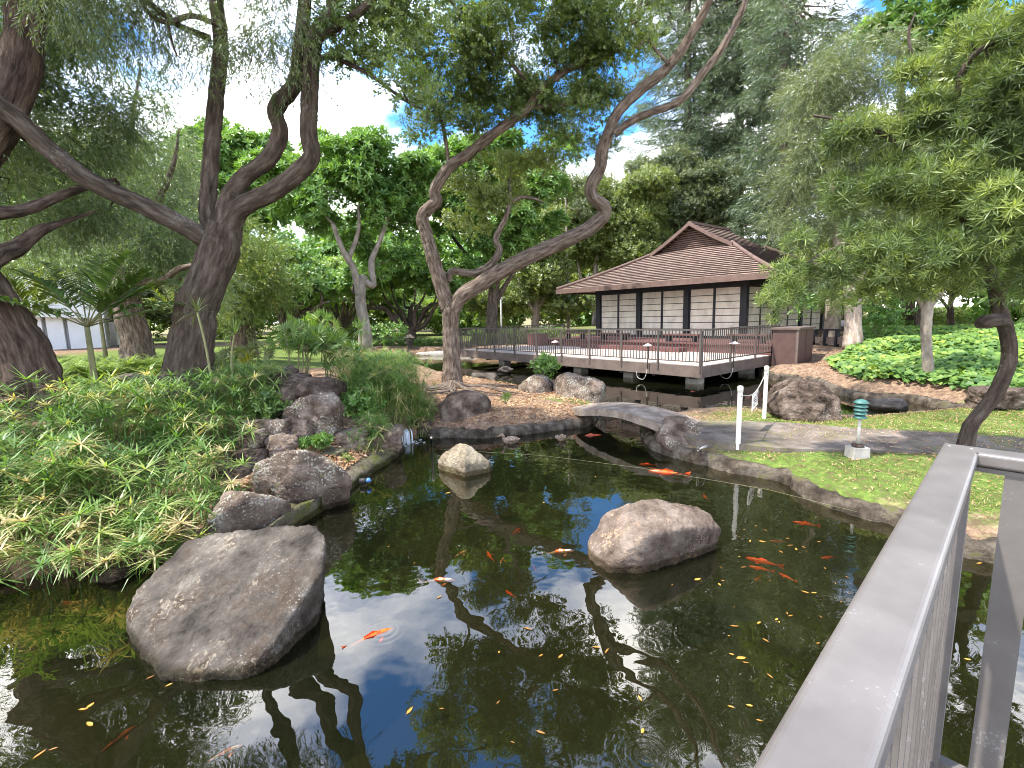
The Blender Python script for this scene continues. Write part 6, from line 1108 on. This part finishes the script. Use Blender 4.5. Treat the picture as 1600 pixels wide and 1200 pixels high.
for nm, zt, h_ in (('sub_rail', 1.648, .016),):
    MB().bar(RC-rdir*3.2+rn*RW*.5+zz*(zt-h_/2), RC-rdir*(RW*.5-.03)+rn*RW*.5+zz*(zt-h_/2), .07, h_).build(nm, M['rail'], nr)
    MB().bar(RC-rdir*RW*.5+rn*(RW*.5+.036)+zz*(zt-h_/2-.001), RC-rdir*RW*.5+rn*3.2+zz*(zt-h_/2-.001), .07, h_).build(nm, M['rail'], nr)
MB().bar(RC-rdir*3.2+rn*RW*.5+zz*.45, RC-rdir*.02+rn*RW*.5+zz*.45, .04, .04).build('bottom_rail', M['rail'], nr)
MB().bar(RC-rdir*RW*.5+rn*.07+zz*.451, RC-rdir*RW*.5+rn*3.2+zz*.451, .04, .04).build('bottom_rail', M['rail'], nr)
AXr = (rdir, rn, zz)
for s_, t_ in ((.05, .02), (.05, .078)):
    MB().lathe(RC-rdir*s_+rn*t_+zz*(ZT-.001), [(.0045, 0), (.0045, .0015), (.003, .0022)], 12).build('screw', M['grey_pipe'], nr)
MB().tube([RC-rdir*.004+rn*.004+zz*(ZT-.0005), RC-rdir*RW+rn*RW+zz*(ZT-.0005)], .0016, 6).build('weld_seam', M['rail'], nr)
def npost(s, t_, w1, w2, z0, z1, nm='post'): return MB().box(RC-rdir*s+rn*t_+zz*(z0+z1)/2, (w1/2, w2/2, (z1-z0)/2), AXr).build(nm, M['rail'], nr)
npost(RW*.5, RW*.5, .075, .075, .3, 1.631); npost(1.75, RW*.5, .06, .06, .3, 1.631); npost(RW*.5, .208, .06, .085, .3, 1.630); npost(RW*.5, 1.9, .075, .075, .3, 1.630)
for k in range(1, 26):
    if abs(k*.115+.05-1.75) > .05: npost(RW*.5+k*.115, RW*.5, .016, .036, .47, 1.631, 'baluster')
for k in range(3, 24): npost(RW*.5, RW*.5+k*.115, .036, .016, .472, 1.630, 'baluster')

# ================================================================ ANIMALS
def duck(px, py, ang, lab, sc=1.):
    c = np.array(G(px, py, 0)); root = None; ca, sa = math.cos(ang), math.sin(ang)
    def W_(x, y, z): return c+np.array([x*ca-y*sa, x*sa+y*ca, z])*sc
    prof = [(-.19, .075, .008, .008), (-.165, .065, .028, .014), (-.13, .05, .052, .035), (-.08, .042, .075, .055), (-.02, .040, .085, .066), (.04, .042, .08, .066), (.085, .052, .062, .055), (.108, .078, .038, .040), (.118, .108, .027, .030), (.128, .138, .027, .028), (.145, .155, .03, .03), (.168, .155, .026, .026), (.186, .148, .014, .016), (.192, .147, .004, .004)]
    V = []; n = 16; P_ = np.array([(x, 0, z) for x, z, *_ in prof]); T = np.gradient(P_, axis=0); T /= np.linalg.norm(T, axis=1)[:, None]
    for i, (x, z, ry, rz) in enumerate(prof):
        nn = np.array([-T[i][2], 0, T[i][0]])
        for k in range(n): t_ = 2*math.pi*k/n; q = P_[i]+np.array([0, ry*math.cos(t_), 0])+nn*rz*math.sin(t_); V.append(W_(*q))
    F = [(i*n+j, i*n+(j+1) % n, (i+1)*n+(j+1) % n, (i+1)*n+j) for i in range(len(prof)-1) for j in range(n)]+[tuple(range(n))[::-1], tuple((len(prof)-1)*n+j for j in range(n))]
    root = empty('duck', tuple(c), lab, 'duck'); mk('body', V, F, M['duck'], root, smooth=True)
    mb = MB()
    for (x, hw, hh_) in ((.188, .010, .008), (.215, .012, .004), (.232, .008, .002)): pass
    mb.add([W_(.186, -.011, .153), W_(.186, .011, .153), W_(.186, .011, .139), W_(.186, -.011, .139), W_(.236, -.009, .141), W_(.236, .009, .141), W_(.236, .009, .136), W_(.236, -.009, .136)], [(0, 1, 5, 4), (2, 3, 7, 6), (1, 2, 6, 5), (3, 0, 4, 7), (4, 5, 6, 7)]); mb.build('bill', M['bill'], root)
    for s in (-1, 1):
        mb = MB(); mb.lathe(W_(.170, s*.0235, .160)-zz*.004, [(.001, 0), (.004, .002), (.004, .006), (.001, .008)], 8); mb.build('eye', M['black'], root)
        V, F = tubeVF([W_(.07, s*.068, .07), W_(.02, s*.083, .072), (W_(-.06, s*.074, .078)), W_(-.15, s*.022, .090)], [.012, .034, .032, .006], 8, sub=3, flat=(1, .35) if False else (1, 1)); mk('wing', V, F, M['duck'], root, smooth=True)
duck(797, 692, math.pi+.12, 'brown duck swimming to the left, in profile, just above the tan rock', .95)
duck(876, 688, -1.45, 'brown duck facing the camera, right of the other duck', .8)
def koi_proto():
    n = 12; prof = [(-.5, .012, .03), (-.42, .018, .035), (-.3, .035, .055), (-.12, .06, .085), (.08, .075, .10), (.25, .07, .095), (.38, .052, .07), (.47, .03, .04), (.5, .012, .015)]
    def bend(x): return .05*math.sin((x+.5)*2.6)
    V = [(x, bend(x)+ry*math.cos(2*math.pi*k/n), rz*math.sin(2*math.pi*k/n)) for x, ry, rz in prof for k in range(n)]
    F = [(i*n+j, i*n+(j+1) % n, (i+1)*n+(j+1) % n, (i+1)*n+j) for i in range(len(prof)-1) for j in range(n)]+[tuple(range(n))[::-1], tuple((len(prof)-1)*n+j for j in range(n))]
    b = bend(-.5); T_ = ([(-.48, b, .03), (-.70, b-.03, .11), (-.64, b-.02, 0), (-.70, b-.03, -.11), (-.48, b, -.03)], [(0, 1, 2), (0, 2, 4), (2, 3, 4)])
    Pf = ([(.22, .07, -.02), (.12, .2, -.03), (.05, .18, -.03), (.14, .07, -.02), (.22, -.05, -.02), (.12, -.18, -.03), (.05, -.16, -.03), (.14, -.05, -.02)], [(0, 1, 2, 3), (7, 6, 5, 4)]); Df = ([(.12, .05, .09), (.0, .05, .15), (-.2, .03, .10), (-.2, .03, .06)], [(0, 1, 2, 3)])
    return (V, F), T_, Pf, Df
KP = koi_proto(); KM = {}
def koi_me(mk_):
    if mk_ in KM: return KM[mk_]
    r_ = []
    for (V, F), nm in zip(KP, ('koi', 'tail_fin', 'pectoral_fins', 'dorsal_fin')):
        me = bpy.data.meshes.new(nm); me.from_pydata([tuple(q) for q in V], [], [tuple(f_) for f_ in F]); me.materials.append(M[mk_]); 
        for pl_ in me.polygons: pl_.use_smooth = nm == 'koi'
        r_.append((nm, me))
    KM[mk_] = r_; return r_
def koi(px, py, Lpx, ang, dep, mt, lab):
    c = np.array(G(px, py, -dep*.55)); L = 1.0*Lpx*np.linalg.norm(c-O)/f_px; ms = koi_me(mt); b = bpy.data.objects.new('koi', ms[0][1]); link(b); b.location = c; b.rotation_euler = (0, 0, ang); b.scale = (L, L, L); tag(b, lab, 'fish', 'koi fish in the pond')
    for nm, me in ms[1:]: ch = bpy.data.objects.new(nm, me); link(ch); ch.parent = b
for args in ((688, 909, 44, .0, .035, 'koi_white', 'orange and white koi heading right, by the white cloud reflection'), (584, 997, 60, .55, .035, 'koi_red', 'long orange koi nearest the largest boulder, pointing up right'),
    (876, 864, 42, .1, .035, 'koi_white', 'orange and pinkish white koi touching the left side of the brown boulder'), (807, 831, 24, 1.0, .04, 'koi_red', 'small red koi above mid pond, left of the brown boulder'), (766, 868, 26, 1.9, .04, 'koi_red', 'orange koi pointing up, left of the blue reflection'),
    (720, 866, 26, .8, .05, 'koi_white', 'pale koi in the narrow reflection left of the upright orange koi'), (785, 877, 22, 1.3, .06, 'koi_white', 'small pinkish koi inside the blue sky reflection'), (836, 888, 20, 1.7, .09, 'koi_dark', 'dull red koi right of the blue reflection'), (797, 927, 20, 2.2, .05, 'koi_red', 'small orange koi just below the blue reflection'),
    (1040, 739, 50, 2.75, .04, 'koi_red', 'long red koi near the kerb beside the bent pipe'), (1010, 726, 22, 2.9, .04, 'koi_red', 'small red koi just ahead of the long one near the kerb'), (1102, 776, 16, 1.4, .04, 'koi_red', 'small orange koi right above the brown boulder'),
    (1257, 818, 26, 2.6, .05, 'koi_red', 'lone orange koi near the right kerb'), (1190, 877, 38, 2.5, .05, 'koi_red', 'largest red koi in the group right of the brown boulder'), (1187, 888, 26, 2.6, .07, 'koi_red', 'red koi just under the largest of the right-hand group'), (1184, 903, 24, 3.9, .08, 'koi_dark', 'dull orange koi lowest in the right-hand group'),
    (1229, 901, 20, 2.0, .05, 'koi_red', 'bright orange koi right of the right-hand group, pointing up'), (1293, 871, 18, 3.2, .06, 'koi_red', 'small orange koi closest to the near railing'), (114, 941, 24, 3.1, .06, 'koi_dark', 'dull red koi at the left side below the sedge'), (187, 1155, 34, 1.2, .09, 'koi_dark', 'murky red koi at the bottom left'),
    (352, 1178, 34, .6, .04, 'koi_white', 'slim pink koi at the bottom below the largest boulder'), (924, 683, 40, .1, .05, 'koi_dark', 'faint red koi under the left end of the footbridge'), (1082, 613, 14, .1, .04, 'koi_dark', 'distant red koi in the back pond below the deck corner'), (726, 746, 26, .1, .06, 'koi_dark', 'faint reddish koi in front of the small tan rock'), (1215, 846, 20, 2.9, .08, 'koi_dark', 'dim brownish koi above the right-hand group'), (1020, 732, 18, 2.5, .08, 'koi_dark', 'dim koi between the two red koi near the kerb')):
    koi(*args)
# floating leaves: individual things sharing one mesh
def leafmesh(nm, w):
    V = [(-.5, 0, .01), (-.2, w, .03), (.2, w*.9, .02), (.5, 0, .03), (.2, -w*.9, .02), (-.2, -w, .03), (-.2, 0, 0), (.2, 0, 0), (-.64, .02, 0), (-.5, .015, .01)]
    F = [(0, 6, 1), (1, 6, 7, 2), (2, 7, 3), (0, 5, 6), (5, 4, 7, 6), (4, 3, 7), (0, 9, 8)]; me = bpy.data.meshes.new(nm); me.from_pydata(V, [], F); me.materials.append(M['float_leaf']); a_ = me.attributes.new('rnd', 'FLOAT', 'FACE'); a_.data.foreach_set('value', np.full(len(F), w*5-.4, np.float32)); return me
LM = [leafmesh('floating_leaf', w) for w in (.11, .16, .2, .13)]
spots = [(235, 1058), (264, 1070), (141, 1102), (62, 1178), (83, 1170), (130, 1108), (140, 1131), (845, 1024), (825, 982), (1143, 1022), (1158, 1028), (1165, 1035), (1203, 1056), (1142, 1104), (1171, 1102), (1196, 1000), (868, 1078), (1000, 1091), (1004, 1142), (932, 1011), (948, 1017), (876, 1025), (1244, 858), (1220, 862), (1235, 852), (1191, 846), (1172, 845), (1280, 846), (1162, 886), (1258, 925), (1272, 926), (1235, 962), (1148, 978), (1310, 1018), (1512, 1030), (686, 933), (1500, 875), (1530, 880), (1090, 905), (1256, 855), (845, 1144), (640, 1110), (700, 770), (930, 745)]
for k in range(30): spots.append((rng.uniform(1120, 1330), rng.uniform(790, 1010)))
for k in range(12): spots.append((rng.uniform(560, 1200), rng.uniform(760, 1190)))
for k, (px, py) in enumerate(spots):
    q = G(px, py, .004)
    if terr(np.array([q[0]]), np.array([q[1]]))[1][0] > -.1: continue
    o_ = bpy.data.objects.new('floating_leaf', LM[k % 4]); link(o_); o_.location = q; o_.rotation_euler = (random.uniform(-.1, .1), random.uniform(-.1, .1), random.uniform(0, 6.28)); s_ = (random.uniform(.035, .07) if k < 44 else random.uniform(.015, .04)); o_.scale = (s_,)*3
    tag(o_, 'narrow yellow leaf floating on the dark pond water', 'leaf', 'yellow leaves floating on the pond')
print('verts', sum(len(o.data.vertices) for o in SC.objects if o.type == 'MESH'), 'objs', len(SC.objects))
